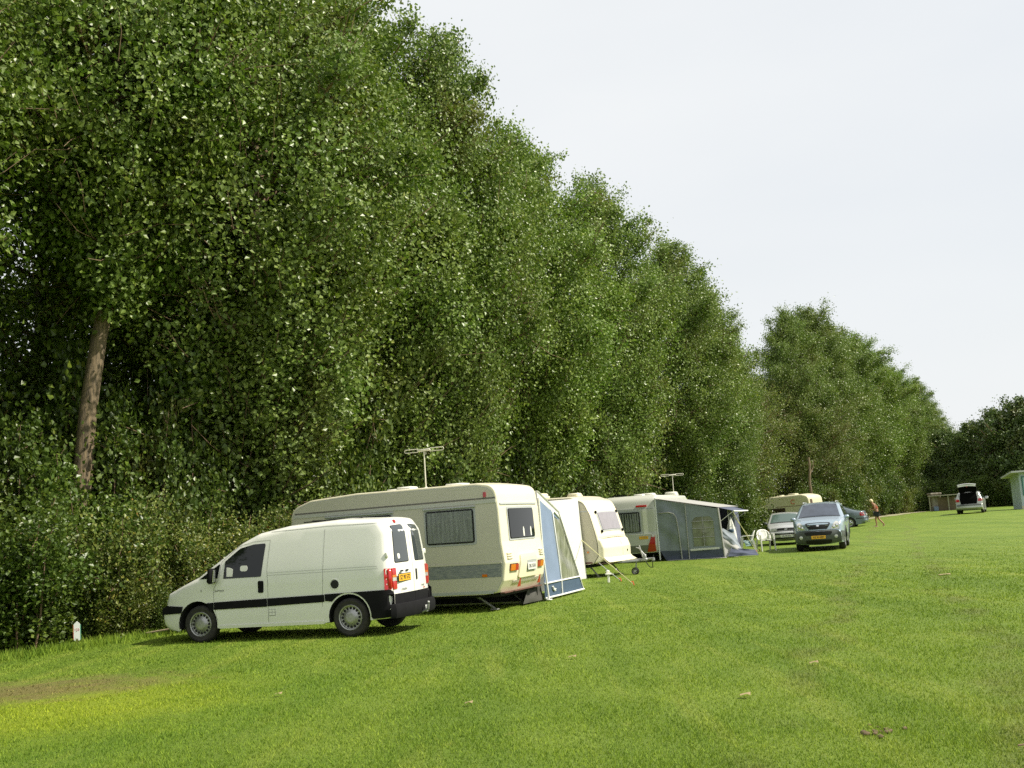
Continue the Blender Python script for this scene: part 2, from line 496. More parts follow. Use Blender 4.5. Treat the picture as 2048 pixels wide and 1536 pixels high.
# ------------------------------------------------------------------ the white van
def make_van():
    root = empty('delivery_van', (-4.03, 19.72, 0), R(163.5))
    tag(root, 'white panel van with black side stripe parked nose to the hedge', 'van')
    L0, L1, H = 2.28, -2.17, 1.92
    def W(x, z):
        w = .905
        if z > 1.02: w -= .15 * ((z - 1.02) / .9) ** 1.25
        if z < .45: w -= .05 * ((.45 - z) / .25) ** 2 * .6
        if x > 1.15: w -= .17 * ((x - 1.15) / 1.12) ** 2.4
        if x < -1.8: w -= .035 * ((-1.8 - x) / .37) ** 2
        if .86 < z < .92: w -= .004
        return w
    top = fillet([(2.16, .22), (2.25, .30, .06), (2.285, .42, .05), (2.285, .60, .04), (2.19, .66, .03), (2.13, .86, .08), (1.45, 1.12, .12), (.62, 1.66, .25), (.30, 1.80, .35), (-.25, 1.89, .4), (-1.2, 1.935, .5), (-1.96, 1.90, .12), (-2.09, 1.70, .2), (-2.15, 1.05, .2), (-2.165, .62, .1), (-2.16, .40, .06), (-2.08, .27)])
    ar, zc = .375, .33
    bottom = [(-1.80, .26)] + arch(-1.41, (ar, zc), .26) + [(-.9, .245), (1.0, .245)] + arch(1.455, (.385, zc), .24) + [(1.87, .21)]
    sh = Shell(top, bottom, W, r=.11, bulge=(.10, .025, .06), step=.06)
    body = sh.body('body', M['van_white'], root)
    liners(root, sh, (1.455, -1.41), ar, zc, .4)
    mb = MB(); mb.box((0, 0, .40), (4.1, 1.3, .25)); mb.box((0, 0, .29), (2.0, 1.5, .1)); mb.build('underbody', M['under'], root)
    for sg in (1, -1):
        wf = wheel(root, 1.425, sg * .775, .318, .20, sg); wr = wheel(root, -1.41, sg * .785, .318, .20, sg)
        # rub strip, in three lengths, bumper cladding
        sh.side([(1.13, .55), (1.13, .675), (1.26, .675), (1.20, .55)], sg, 'rub_strip', M['plastic_dark'], root, off=.012)
        sh.side([(.10, .565), (.10, .70), (1.118, .68), (1.118, .555)], sg, 'rub_strip', M['plastic_dark'], root, off=.012, r=.01)
        sh.side([(-.97, .595), (-.97, .715), (.088, .70), (.088, .57)], sg, 'rub_strip', M['plastic_dark'], root, off=.012, r=.01)
        # rear cladding above and behind the wheel
        a = [(-1.41 + .40 * math.cos(t), .33 + .40 * math.sin(t)) for t in np.linspace(.72, PI - .0, 14)]
        sh.side([(-.985, .72), (-.985, .61)] + a + [(-1.80, .33), (-1.83, .28), (-2.14, .29), (-2.20, .42), (-2.20, .66), (-2.135, .74)], sg, 'rear_cladding', M['plastic_dark'], root, off=.014, g=.07)
        sh.side([(1.80, .52), (1.76, .63), (2.20, .655), (2.27, .60), (2.275, .50)], sg, 'bumper_strip', M['plastic_dark'], root, off=.014, g=.05)
        sh.side([(-.95, .235), (-.95, .285), (1.02, .285), (1.04, .235)], sg, 'sill', M['van_white'], root, off=.018, r=.01)
        # glass of the cab door and quarter light
        gp = [(.925, 1.07), (.90, 1.36, .02), (.62, 1.565, .1), (.36, 1.62, .1), (.13, 1.625, .03), (.20, 1.07, .03)]
        win = sh.side(gp, sg, 'door_window', M['glass_dark'], root, off=.006)
        q = sh.side([(1.40, 1.085), (1.04, 1.085), (.99, 1.335, .02)], sg, 'quarter_window', M['glass_dark'], root, off=.006)
        # door handle, recess
        sh.side([(.16, .80), (.155, 1.0), (.26, 1.0), (.262, .80)], sg, 'door_handle', M['plastic_dark'], root, off=.008, r=.03)
        # gaps
        seam(sh, [(1.055, .36), (1.12, .62), (1.125, .90), (1.02, 1.06)], sg, root)
        seam(sh, [(1.02, 1.07), (.97, 1.36), (.66, 1.60), (.36, 1.665), (.045, 1.675), (.09, 1.2), (.075, .95), (.085, .30)], sg, root)
        seam(sh, [(-.975, 1.79), (-.955, .95), (-.93, .52)], sg, root)
        seam(sh, [(.05, 1.81), (-1.0, 1.845), (-2.0, 1.835)], sg, root, 'roof_gutter', w=.010, mt='seam_light')
        seam(sh, [(.08, 1.125), (-1.93, 1.13), (-1.945, 1.09), (.08, 1.085)], sg, root, 'sliding_rail', w=.006, mt='seam_light')
        sh.side([(1.35, .875), (1.35, .905), (1.38, .905), (1.38, .875)], sg, 'side_marker', M['clear_lens'], root, off=.012, r=.012)
        sh.side([(1.85, .50), (1.80, .62), (1.95, .64)], sg, 'bumper_gap', M['seam'], root, off=.003)
        # tail lamp wraps the corner
        sh.side([(-2.06, .735), (-2.06, 1.08), (-2.140, 1.08), (-2.152, .735)], sg, 'tail_lamp', M['red_lens'], root, off=.012, r=.01)
        MB().box((-2.103, sg * .815, .908), (.115, .105, .345), bev=.03).build('tail_lamp', M['red_lens'], root, smooth=40)
        y0, y1 = sg * .785, sg * .66
        for z0, z1, mt in ((.735, .865, 'red_lens'), (.868, .925, 'clear_lens'), (.928, .965, 'amber_lens'), (.968, 1.08, 'red_lens')):
            sh.cap([((-2.16, z0), y0), ((-2.16, z1), y0), ((-2.16, z1), y1), ((-2.16, z0), y1)], 'tail_lamp', M[mt], root, off=.014, g=.05)
        # rear windows
        a, b = sg * .15, sg * .60
        sh.cap([((-2.15, 1.17), a), ((-2.05, 1.76), a), ((-2.05, 1.76), b * .93), ((-2.15, 1.17), b * 1.07)], 'rear_window', M['glass_mid'], root, off=.006, r=.035)
        sh.cap([((-2.15, 1.155), a - sg * .018), ((-2.05, 1.775), a - sg * .018), ((-2.05, 1.775), b * .93 + sg * .018), ((-2.15, 1.155), b * 1.07 + sg * .018)], 'window_seal', M['black'], root, off=.003, r=.045)
        # headlamp
        sh.cap([((2.19, .67), sg * .70), ((2.14, .84), sg * .66), ((2.14, .84), sg * .42), ((2.19, .69), sg * .40)], 'headlight', M['clear_lens'], root, off=.01, r=.03)
        # door mirror
        mb = MB()
        c = Vector((1.09, sg * 1.02, 1.13)); mb.box(c, (.10, .20, .26), Matrix.Rotation(sg * .25, 3, 'Z') @ Matrix.Rotation(-.12, 3, 'Y'), bev=.035)
        mb.box((1.10, sg * .90, 1.05), (.07, .12, .07), bev=.02)
        mi = mb.build('door_mirror', M['plastic_dark'], root, smooth=50)
        mb = MB(); mb.box(c + Vector((-.055, -sg * .012, .0)), (.008, .16, .21), Matrix.Rotation(sg * .25, 3, 'Z') @ Matrix.Rotation(-.12, 3, 'Y'), bev=.003)
        mb.build('mirror_glass', M['chrome'], mi)
        for z in (.80, 1.30):
            mb = MB(); mb.box((-2.10, sg * .835, z), (.05, .05, .09), bev=.012); mb.build('door_hinge', M['van_white'], root, smooth=40)
    # fuel cap (left side)
    w = sh.hw(-1.17, .87)[0]
    mb = MB(); mb.lathe([(.098, w - .01), (.098, w + .006), (.082, w + .010), (.078, w + .002)], c=(-1.17, 0, .875), n=24); fc = mb.build('fuel_flap_ring', M['van_white'], root, smooth=40)
    mb = MB(); mb.lathe([(.072, w - .01), (.072, w + .008), (.05, w + .014), (.045, w + .014)], c=(-1.17, 0, .875), n=24); mb.build('fuel_cap', M['black'], root, smooth=40)
    # stickers seen through the cab window
    wv = .93
    for pts in ([(.86, 1.10), (.865, 1.26), (.80, 1.25), (.74, 1.22), (.75, 1.10)],):
        sh.side(pts, 1, 'window_sticker', M['decal'], root, off=.009, g=.05)
    sh.side([(.60, 1.18), (.60, 1.275), (.46, 1.27), (.46, 1.175)], 1, 'window_sticker', M['decal'], root, off=.009, g=.05, r=.04)
    sh.cap([((-2.15, 1.22), .46), ((-2.15, 1.31), .46), ((-2.15, 1.31), .54), ((-2.15, 1.22), .54)], 'window_sticker', M['decal'], root, off=.010, r=.035, g=.03)
    # load label near the step
    y = sh.hw(.03, .47)[0] + .004
    sh.side([(-.05, .41), (-.05, .52), (.065, .52), (.065, .41)], 1, 'load_label', M['ink_grey'], root, off=.003)
    for i in range(2):
        for j in range(2):
            sh.side([(-.043 + .055 * i, .418 + .052 * j), (-.043 + .055 * i, .463 + .052 * j), (.005 + .055 * i, .463 + .052 * j), (.005 + .055 * i, .418 + .052 * j)], 1, 'label_field', M['van_white'], root, off=.005)
    text('Jumpy', .05, (1.01, sh.hw(1.0, .90)[0] + .003, .875), (0, 1, 0), M['ink'], root, sx=1.5)
    # windscreen, bonnet shut line, grille, front plate
    sh.cap([((1.42, 1.13), -.70), ((1.42, 1.13), .70), ((.60, 1.67), .60), ((.60, 1.67), -.60)], 'windscreen', M['glass_dark'], root, off=.006, r=.06)
    sh.cap([((2.20, .665), -.34), ((2.13, .80), -.36), ((2.13, .80), .36), ((2.20, .665), .34)], 'grille', M['plastic_dark'], root, off=.012, r=.02)
    sh.cap([((2.285, .46), -.68), ((2.285, .62), -.68), ((2.285, .62), .68), ((2.285, .46), .68)], 'front_bumper', M['plastic_dark'], root, off=.02, r=.03)
    # rear: lower door skin, bumper, split, handle, lamps, plate
    for a, b in ((-.74, -.006), (.006, .74)):
        sh.cap([((-2.165, .44), a), ((-2.165, .655), a), ((-2.165, .655), b), ((-2.165, .44), b)], 'door_kick_panel', M['plastic_dark'], root, off=.012, g=.08)
    mb = MB()
    pts = [(-2.12, .90), (-2.20, .86), (-2.25, .70), (-2.29, .35), (-2.30, 0)]
    pl = pts + [(x, -y) for x, y in pts[-2::-1]]
    prof = [(.0, .285), (.03, .27), (.055, .31), (.055, .43), (.03, .49), (.0, .50)]
    V = []; 
    for (x, y) in pl:
        nx, ny = (x + .9), y; l = math.hypot(nx, ny)
        for (o, z) in prof: V.append((x + nx / l * o, y + ny / l * o * .6, z))
    k = len(prof)
    mb.add(V, [(i * k + j, i * k + j + 1, (i + 1) * k + j + 1, (i + 1) * k + j) for i in range(len(pl) - 1) for j in range(k - 1)])
    mb.build('rear_bumper', M['plastic_dark'], root, smooth=40)
    sh.cap([((-2.15, .66), -.006), ((-2.0, 1.86), -.006), ((-2.0, 1.86), .006), ((-2.15, .66), .006)], 'door_gap', M['seam'], root, off=.002, g=.05)
    mb = MB(); mb.box((-2.215, -.13, .93), (.03, .05, .19), bev=.012); mb.build('door_handle', M['black'], root, smooth=50)
    for sg in (1, -1):
        P = [((-2.15, .66), sg * .765), ((-2.0, 1.83), sg * .60), ((-2.0, 1.845), sg * .595), ((-2.15, .66), sg * .775)]
        sh.cap(P, 'door_gap', M['seam'], root, off=.002, g=.05)
    mb = MB(); mb.lathe([(.035, -.02), (.035, .02), (.02, .03)], axis='x', n=16); hb = mb.build('high_brake_light', M['red_lens'], root, smooth=50)
    P = sh.toppt([sh.S(-2.02, 1.83)], [.33], 0)[0]; hb.location = P; hb.rotation_euler = (0, R(-20), PI)
    px = sh.toppt([sh.S(-2.155, .91)], [.38])[0][0]
    mb = MB(); mb.box((px - .012, .385, .91), (.012, .54, .135), bev=.01); pf = mb.build('number_plate', M['black'], root)
    mb = MB(); mb.box((px - .018, .385, .91), (.006, .515, .112), bev=.002); mb.build('plate_face', M['plate_yellow'], pf)
    text('SZ 90 572', .105, (px - .0225, .385, .91), (-1, 0, 0), M['ink'], pf, sx=.98, bold=.001)
    for y in (.27, .50):
        mb = MB(); mb.box((px - .015, y, 1.02), (.03, .10, .028), bev=.01); mb.build('plate_light', M['black'], root)
    text('CITROEN', .055, (px - .012, .42, .715), (-1, 0, 0), M['ink_grey'], root, sx=1.0)
    text('Jumpy', .055, (px - .012, -.42, .735), (-1, 0, 0), M['ink_grey'], root, sx=1.0)
    text('HDi', .04, (px - .012, -.47, .685), (-1, 0, 0), M['red_lens'], root)
    # tow bar
    mb = MB(); mb.tube([(-2.0, 0, .30), (-2.36, 0, .30), (-2.45, 0, .34), (-2.46, 0, .42)], .022, 8)
    mb.lathe([(.001, -.026), (.018, -.02), (.026, 0), (.018, .02), (.001, .026)], c=(-2.46, 0, .45), axis='z', n=12)
    mb.box((-2.2, 0, .32), (.08, .9, .07), bev=.01); mb.box((-2.36, -.16, .34), (.02, .10, .12), bev=.01)
    mb.build('tow_bar', M['zinc'], root, smooth=40)
    mb = MB(); mb.box((-.6, 0, 1.955), (.05, .9, .012)); 
    mb.box((-.9, .30, 1.94), (1.1, .05, .018)); mb.build('roof_strip', M['plastic_dark'], root)
    return root
make_van()
# ------------------------------------------------------------------ caravans and awnings
M['alu_beige'] = mat('alu_beige', (.56, .54, .44), .38, var=.06, vscale=1.2)
M['grp_cream'] = mat('grp_cream', (.76, .71, .53), .32, var=.05, vscale=2, coat=.3)
M['grp_white'] = mat('grp_white', (.76, .75, .66), .35, var=.06, vscale=2, coat=.2)
M['alu_white'] = mat('alu_white', (.52, .53, .47), .35, var=.06, vscale=2, bump=.1, bscale=120)
M['cream_old'] = mat('cream_old', (.62, .58, .40), .42, var=.12, vscale=2)
M['beige_side'] = mat('beige_side', (.50, .46, .36), .4, var=.1, vscale=2, bump=.1, bscale=120)
M['band_blue'] = mat('band_blue', (.16, .18, .20), .5, var=1, vscale=9, col2=(.30, .31, .29), vstretch=(1, 1, 4))
M['band_grey'] = mat('band_grey', (.17, .17, .165), .5)
M['stripe'] = mat('stripe', (.10, .09, .09), .5, var=1, vscale=30, col2=(.24, .23, .2))
M['frame_grey'] = mat('frame_grey', (.40, .42, .42), .45)
M['brown_trim'] = mat('brown_trim', (.12, .05, .04), .5)
M['curtain'] = mat('curtain', (.58, .63, .58), .9, var=.4, vscale=6, vstretch=(8, 8, .6), trans=.2)
M['curtain_brown'] = mat('curtain_brown', (.10, .065, .04), .9, var=.4, vscale=5)
M['pane_tint'] = mat('pane_tint', (.02, .03, .03), .04, spec=.5, alpha=.30)
M['canvas_white'] = mat('canvas_white', (.78, .78, .74), .85, trans=.18, bump=.2, bscale=8)
M['canvas_blue'] = mat('canvas_blue', (.22, .29, .42), .85, trans=.12, var=.12, vscale=3, bump=.2, bscale=8)
M['canvas_navy'] = mat('canvas_navy', (.055, .095, .15), .85, var=.2, vscale=5, bump=.2, bscale=10)
M['canvas_grey'] = mat('canvas_grey', (.27, .305, .34), .85, trans=.06, var=.2, vscale=3, bump=.25, bscale=6)
M['canvas_dark'] = mat('canvas_dark', (.085, .10, .15), .85, var=.2, vscale=4, bump=.25, bscale=8)
M['canvas_light'] = mat('canvas_light', (.40, .40, .38), .85, trans=.1, bump=.2, bscale=8)
M['canvas_draught'] = mat('canvas_draught', (.07, .07, .06), .9, var=.3, vscale=4, bump=.2, bscale=8)  # canvas darkened to stand for the shade of the big caravan
M['piping'] = mat('piping', (.70, .71, .68), .7)
M['pvc'] = mat('pvc', (.13, .14, .10), .12, spec=.7, var=.5, vscale=2.5, vstretch=(4, 4, .5), col2=(.34, .35, .28), bump=.35, bscale=5)
M['pole'] = mat('pole', (.62, .62, .58), .35, metal=.3)
M['aerial'] = mat('aerial', (.62, .60, .50), .5)
M['rope'] = mat('rope', (.60, .58, .30), .9)
M['peg'] = mat('peg', (.65, .12, .03), .5)
M['tape'] = mat('tape', (.8, .79, .72), .8)

def pleats(name, fn, u0, u1, v0, v1, mt, parent, n=9, amp=.012, lean=0):
    """curtain: pleated sheet spanning u0..u1 x v0..v1 ; fn(u,v,h)"""
    mb = MB(); g = []
    k = n * 6
    for j in range(2):
        g.append([fn(u0 + (u1 - u0) * i / k, (v0, v1)[j], amp * math.sin(2 * PI * n * i / k) * (.6 + .4 * math.sin(i * 1.7))) for i in range(k + 1)])
    mb.sheet(g); return mb.build(name, mt, parent, smooth=60)

def side_window(sh, x0, x1, z0, z1, sg, parent, cur='curtain', frame='frame_grey', r=.06, two=False):
    f = sh.side([(x0 - .05, z0 - .05), (x0 - .05, z1 + .05), (x1 + .05, z1 + .05), (x1 + .05, z0 - .05)], sg, 'window', M[frame], parent, off=.012, r=r * 1.2, g=.2)
    y = sg * (sh.hw((x0 + x1) / 2, (z0 + z1) / 2)[0])
    sh.side([(x0 - .012, z0 - .012), (x0 - .012, z1 + .012), (x1 + .012, z1 + .012), (x1 + .012, z0 - .012)], sg, 'seal', M['black'], f, off=.018, r=r, g=.2)
    c = pleats('curtain', lambda u, v, h: (u, y + sg * (.030 + h * .6), v), x0 + .02, x1 - .02, z0 + .02, z1 - .02, M[cur], f, n=10)
    sh.side([(x0, z0), (x0, z1), (x1, z1), (x1, z0)], sg, 'pane', M['pane_tint'], f, off=.042, depth=-.03, r=r, g=.2)
    mb = MB(); mb.box(((x0 + x1) / 2, y + sg * .03, z1 + .055), (x1 - x0 + .12, .05, .035), bev=.01); mb.build('window_rail', M['frame_grey'], f)
    return f

def end_window(sh, x, z0, z1, y0, y1, parent, lean=0, glass='pane_tint', r=.05, cur=None):
    P = lambda d: [((x, z0 - d), y0 - d), ((x, z0 - d), y1 + d), ((x - lean, z1 + d), y1 + d), ((x - lean, z1 + d), y0 - d)]
    f = sh.cap(P(.05), 'window', M['frame_grey'], parent, off=.012, r=r, g=.15)
    sh.cap(P(.012), 'seal', M['black'], f, off=.02, r=r, g=.15)
    sh.cap(P(0), 'pane', M[glass], f, off=.03, r=r, g=.15)
    return f

def vent(parent, x, y, z, w=.42, h=.075, name='roof_vent', mt='grp_white'):
    mb = MB(); mb.box((x, y, z + h * .35), (w * 1.08, w * 1.08, h * .7), bev=.02); mb.box((x, y, z + h * .9), (w, w, h), bev=.04)
    return mb.build(name, M[mt], parent, smooth=50)

def aerial(x, y, z0, z1, rz, name='tv_aerial', label=''):
    root = empty(name, (x, y, z0), rz)
    h = z1 - z0
    mb = MB(); mb.tube([(0, 0, 0), (0, 0, h)], .014, 8); mb.lathe([(.05, 0), (.05, .02), (.02, .05)], axis='z', n=12); mb.build('mast', M['aerial'], root, smooth=40)
    mb = MB(); mb.box((0, 0, h + .02), (.30, .06, .045), bev=.012); mb.tube([(.04, 0, h - .02), (.05, 0, h - .06), (.02, 0, h - .07)], .008, 6)
    mb.build('amplifier', M['aerial'], root, smooth=40)
    for s in (-1, 1):
        mb = MB(); x0, x1, r = .14 * s, .46 * s, .032
        pts = [(x0, 0, h + .02 + r), (x1 - s * r, 0, h + .02 + r)] + [(x1 - s * r + s * r * math.sin(a), 0, h + .02 + r * math.cos(a)) for a in np.linspace(.4, PI - .4, 5)] + [(x1 - s * r, 0, h + .02 - r), (x0, 0, h + .02 - r)]
        mb.tube(pts, .009, 6, closed=True); mb.build('antenna_loop', M['aerial'], root, smooth=40)
    tag(root, label, 'TV aerial', 'TV aerials on the caravans')
    return root

def steady(parent, x, y, z, dx, dy, name='steady_leg'):
    mb = MB(); a = Vector((x, y, z)); b = Vector((x + dx, y + dy, .03))
    d = b - a; side = d.cross(Vector((0, 0, 1))).normalized() * .02
    mb.tube([a, b], .022, 6); mb.tube([a + (b - a) * .45, (x - dx * .3 + 0, y, z)], .012, 6)
    mb.box((b.x, b.y, .015), (.16, .12, .03), bev=.01)
    return mb.build(name, M['steel_dirty'], parent, smooth=40)

def caravan(name, loc, rz, top, W, bot, mt_side, mt_end, wheels=(-2.2,), r=.04, wr=.33, bulge=(.03, .02, .03)):
    root = empty(name, loc, rz)
    sh = Shell(top, bot, W, r=r, bulge=bulge, step=.08)
    sh.body('body', M[mt_end], root, ny=8)
    return root, sh

def skirtpoly(sh, xs, zs): return None

# ---- big caravan
def make_big():
    rz = R(-21.4)
    top = fillet([(-.12, .36), (.02, .58, .03), (.075, .92, .12), (.02, 1.35, .3), (-.005, 2.0, .3), (-.06, 2.47, .34), (-.45, 2.53, .3), (-3.2, 2.53, .6), (-4.32, 2.46, .5), (-4.80, 2.30, .30), (-4.88, 1.4, .5), (-4.80, .5, .1), (-4.6, .36)])
    bot = [(-4.3, .33)] + arch(-2.75, (.40, .30), .33) + [(-2.0, .33), (-.4, .33)]
    W = lambda x, z: 1.125
    root, sh = caravan('caravan', (-.02, 22.95, 0), rz, top, W, bot, 'alu_beige', 'grp_cream', r=.035, bulge=(.035, .02, .03))
    tag(root, 'largest beige caravan with cream rear panel right behind the white van', 'caravan')
    # aluminium side skins, set just inside the moulded edge
    off = fillet([(-.17, .37), (-.035, .60, .03), (.005, .92, .1), (-.045, 1.35, .3), (-.06, 2.0, .3), (-.11, 2.40, .30), (-.50, 2.475, .3), (-3.2, 2.475, .6), (-4.30, 2.41, .5), (-4.75, 2.26, .28), (-4.83, 1.4, .5), (-4.75, .5, .1), (-4.58, .37)])
    b2 = [(-4.3, .345)] + arch(-2.75, (.415, .30), .345) + [(-2.0, .345), (-.4, .345)]
    for sg in (-1, 1):
        s = sh.side(list(off) + list(b2), sg, 'side_skin', M['alu_beige'], root, off=.004, g=.35, depth=.006)
        seam(sh, off, sg, root, 'edge_trim', w=.022, mt='frame_grey')
        sh.side([(-4.72, 2.175), (-4.71, 2.205), (-.06, 2.235), (-.06, 2.205)], sg, 'stripe', M['stripe'], root, off=.007, g=.4)
        sh.side([(-4.74, 2.10), (-4.73, 2.165), (-.055, 2.185), (-.055, 2.12)], sg, 'moulding', M['alu_white'], root, off=.016, g=.4)
        sh.side([(-4.74, .665), (-4.76, .92), (-.015, .92), (-.03, .665)], sg, 'side_band', M['band_blue'], root, off=.008, g=.4)
        sh.side([(-4.76, .925), (-4.76, .96), (-.01, .96), (-.01, .925)], sg, 'moulding', M['alu_beige'], root, off=.016, g=.4)
        sh.side([(-4.4, .345), (-4.4, .40), (-.18, .40), (-.22, .345)], sg, 'floor_rail', M['frame_grey'], root, off=.014, g=.4)
        sh.side([(-.31, 2.24), (-.31, 2.34), (-.255, 2.34), (-.255, 2.24)], sg, 'side_marker', M['red_lens'], root, off=.03, r=.015)
        sh.side([(-.44, .675), (-.44, .725), (-.33, .725), (-.33, .675)], sg, 'reflector', M['amber_lens'], root, off=.02, r=.01)
        y = sg * .95
        w = wheel(root, -2.75, y, .31, .18, sg)
    liners(root, sh, (-2.75,), .40, .30, .35)
    side_window(sh, -1.60, -.56, 1.37, 2.02, -1, root)
    side_window(sh, -3.9, -2.4, 1.37, 2.02, -1, root)
    side_window(sh, -3.9, -3.0, 1.37, 2.02, 1, root)
    end_window(sh, 0, 1.40, 1.98, -.73, .62, root, lean=.0, glass='glass_dark')
    sh.cap([((0.0, 2.075), -1.05), ((0.0, 2.11), -1.05), ((0.0, 2.11), .95), ((0.0, 2.075), .95)], 'rain_lip', M['frame_grey'], root, off=.02, g=.2)
    # bottles on the sill seen in the rear window
    for y in (-.05, .37, .50):
        sh.cap([((0, 1.42), y - .035), ((0, 1.56), y - .035), ((0, 1.61), y - .01), ((0, 1.61), y + .01), ((0, 1.56), y + .035), ((0, 1.42), y + .035)], 'bottle_highlight', M['decal'] if y < .4 else M['clear_lens'], root, off=.034, g=.05) if y != .50 else None
    # rear panel: lamps, plate recess, lower bumper moulding
    sh.cap([((.075, .60), -.52), ((.06, 1.06), -.42), ((.06, 1.06), .45), ((.075, .60), .55)], 'rear_moulding', M['grp_cream'], root, off=.035, r=.06, g=.12)
    for sg in (-1, 1):
        y = sg * .74
        l = sh.cap([((.07, .755), y - .19), ((.07, .90), y - .19), ((.07, .90), y + .19), ((.07, .755), y + .19)], 'lamp_housing', M['black'], root, off=.012, r=.02, g=.1)
        a, b = (-.18, .03) if sg < 0 else (-.03, .18)
        sh.cap([((.07, .765), y + a), ((.07, .89), y + a), ((.07, .89), y + b), ((.07, .765), y + b)], 'indicator', M['amber_lens'], l, off=.035, g=.1)
        a, b = (.035, .18) if sg < 0 else (-.18, -.035)
        sh.cap([((.07, .765), y + a), ((.07, .89), y + a), ((.07, .89), y + b), ((.07, .765), y + b)], 'tail_lamp', M['red_lens'], l, off=.035, g=.1)
        for z in (1.0, 1.05, 1.10):
            sh.cap([((.07, z), sg * 1.02), ((.07, z + .02), sg * 1.02), ((.07, z + .02), sg * .75), ((.07, z), sg * .82)], 'louvre', M['grp_cream'], root, off=.03, g=.2)
        MB().prism([(sg * .56 - .07, .43), (sg * .56 + .07, .43), (sg * .56, .60)], .0, .018, lambda u, v, h: (.085 + (v - .43) * .28 + h, u, v)).build('reflector', M['red_lens'], root)
    MB().box((-.06, 0, .345), (.10, 2.1, .018)).build('floor_edge', M['brown_trim'], root)
    pr = sh.cap([((.07, .70), -.13), ((.07, .93), -.13), ((.07, .93), .42), ((.07, .70), .42)], 'plate_recess', M['frame_grey'], root, off=.038, r=.03, g=.1)
    MB().box((.150, .11, .80), (.010, .46, .14), bev=.004).build('number_plate', M['plate_white'], pr)
    text('OK 3510', .10, (.157, .11, .80), (1, 0, 0), M['ink'], pr, bold=.001)
    sh.cap([((.03, .50), -.70), ((.04, .56), -.70), ((.04, .56), .75), ((.03, .50), .75)], 'bumper_groove', M['alu_beige'], root, off=.012, g=.2)
    mb = MB(); mb.box((-2.3, 0, .30), (4.3, 1.9, .06)); mb.box((-2.5, 0, .25), (3.6, .9, .07)); mb.tube([(-2.75, -.9, .31), (-2.75, .9, .31)], .04, 8); mb.build('chassis', M['under'], root)
    for x in (-.75, -4.0):
        for y in (-.85, .85): steady(root, x, y, .33, .38 if x > -2 else -.38, (.08 if y < 0 else -.08))
    vent(root, -2.47, -.2, 2.535, .36, .06); vent(root, -1.37, 0, 2.53, .42, .055); vent(root, -3.0, .4, 2.53, .4, .06)
    return root
make_big()
def world(loc, rz, p):
    c, s = math.cos(rz), math.sin(rz)
    return (loc[0] + p[0] * c - p[1] * s, loc[1] + p[0] * s + p[1] * c, loc[2] + p[2])
BIG = ((-.02, 22.95, 0), R(-21.4))
p = world(*BIG, (-1.95, -.35, 2.53)); aerial(*p, 3.34, R(-21.4), label='two-loop TV aerial on the roof of the beige caravan behind the white van')

# ---- blue and white awning on the far side of the big caravan
def cloth(mb, P00, P10, P11, P01, nu=10, nv=10, amp=.02, seed=0, sag=0):
    """four-cornered cloth with soft creases"""
    P00, P10, P11, P01 = map(Vector, (P00, P10, P11, P01))
    n = (P10 - P00).cross(P01 - P00)
    if n.length < 1e-6: n = (P11 - P00).cross(P01 - P00)
    n.normalize()
    rr = random.Random(seed); ph = [rr.uniform(0, 6) for _ in range(6)]
    g = []
    for i in range(nu + 1):
        row = []
        for j in range(nv + 1):
            u, v = i / nu, j / nv
            p = (P00 * (1 - u) + P10 * u) * (1 - v) + (P01 * (1 - u) + P11 * u) * v
            e = math.sin(PI * u) * math.sin(PI * v)
            w = math.sin(5 * u + 3 * v + ph[0]) + .6 * math.sin(9 * v - 7 * u + ph[1]) + .4 * math.sin(17 * u + 6 * v + ph[2])
            q = p + n * (amp * w * (e ** .6 if e > 0 else 0)); q.z -= sag * e
            row.append(q)
        g.append(row)
    mb.sheet(g); return mb

def sheetobj(name, corners, mt, parent, amp=.02, seed=0, nu=10, nv=10, sag=0):
    mb = MB(); cloth(mb, *corners, nu=nu, nv=nv, amp=amp, seed=seed, sag=sag)
    return mb.build(name, M[mt], parent, smooth=80, recalc=False)

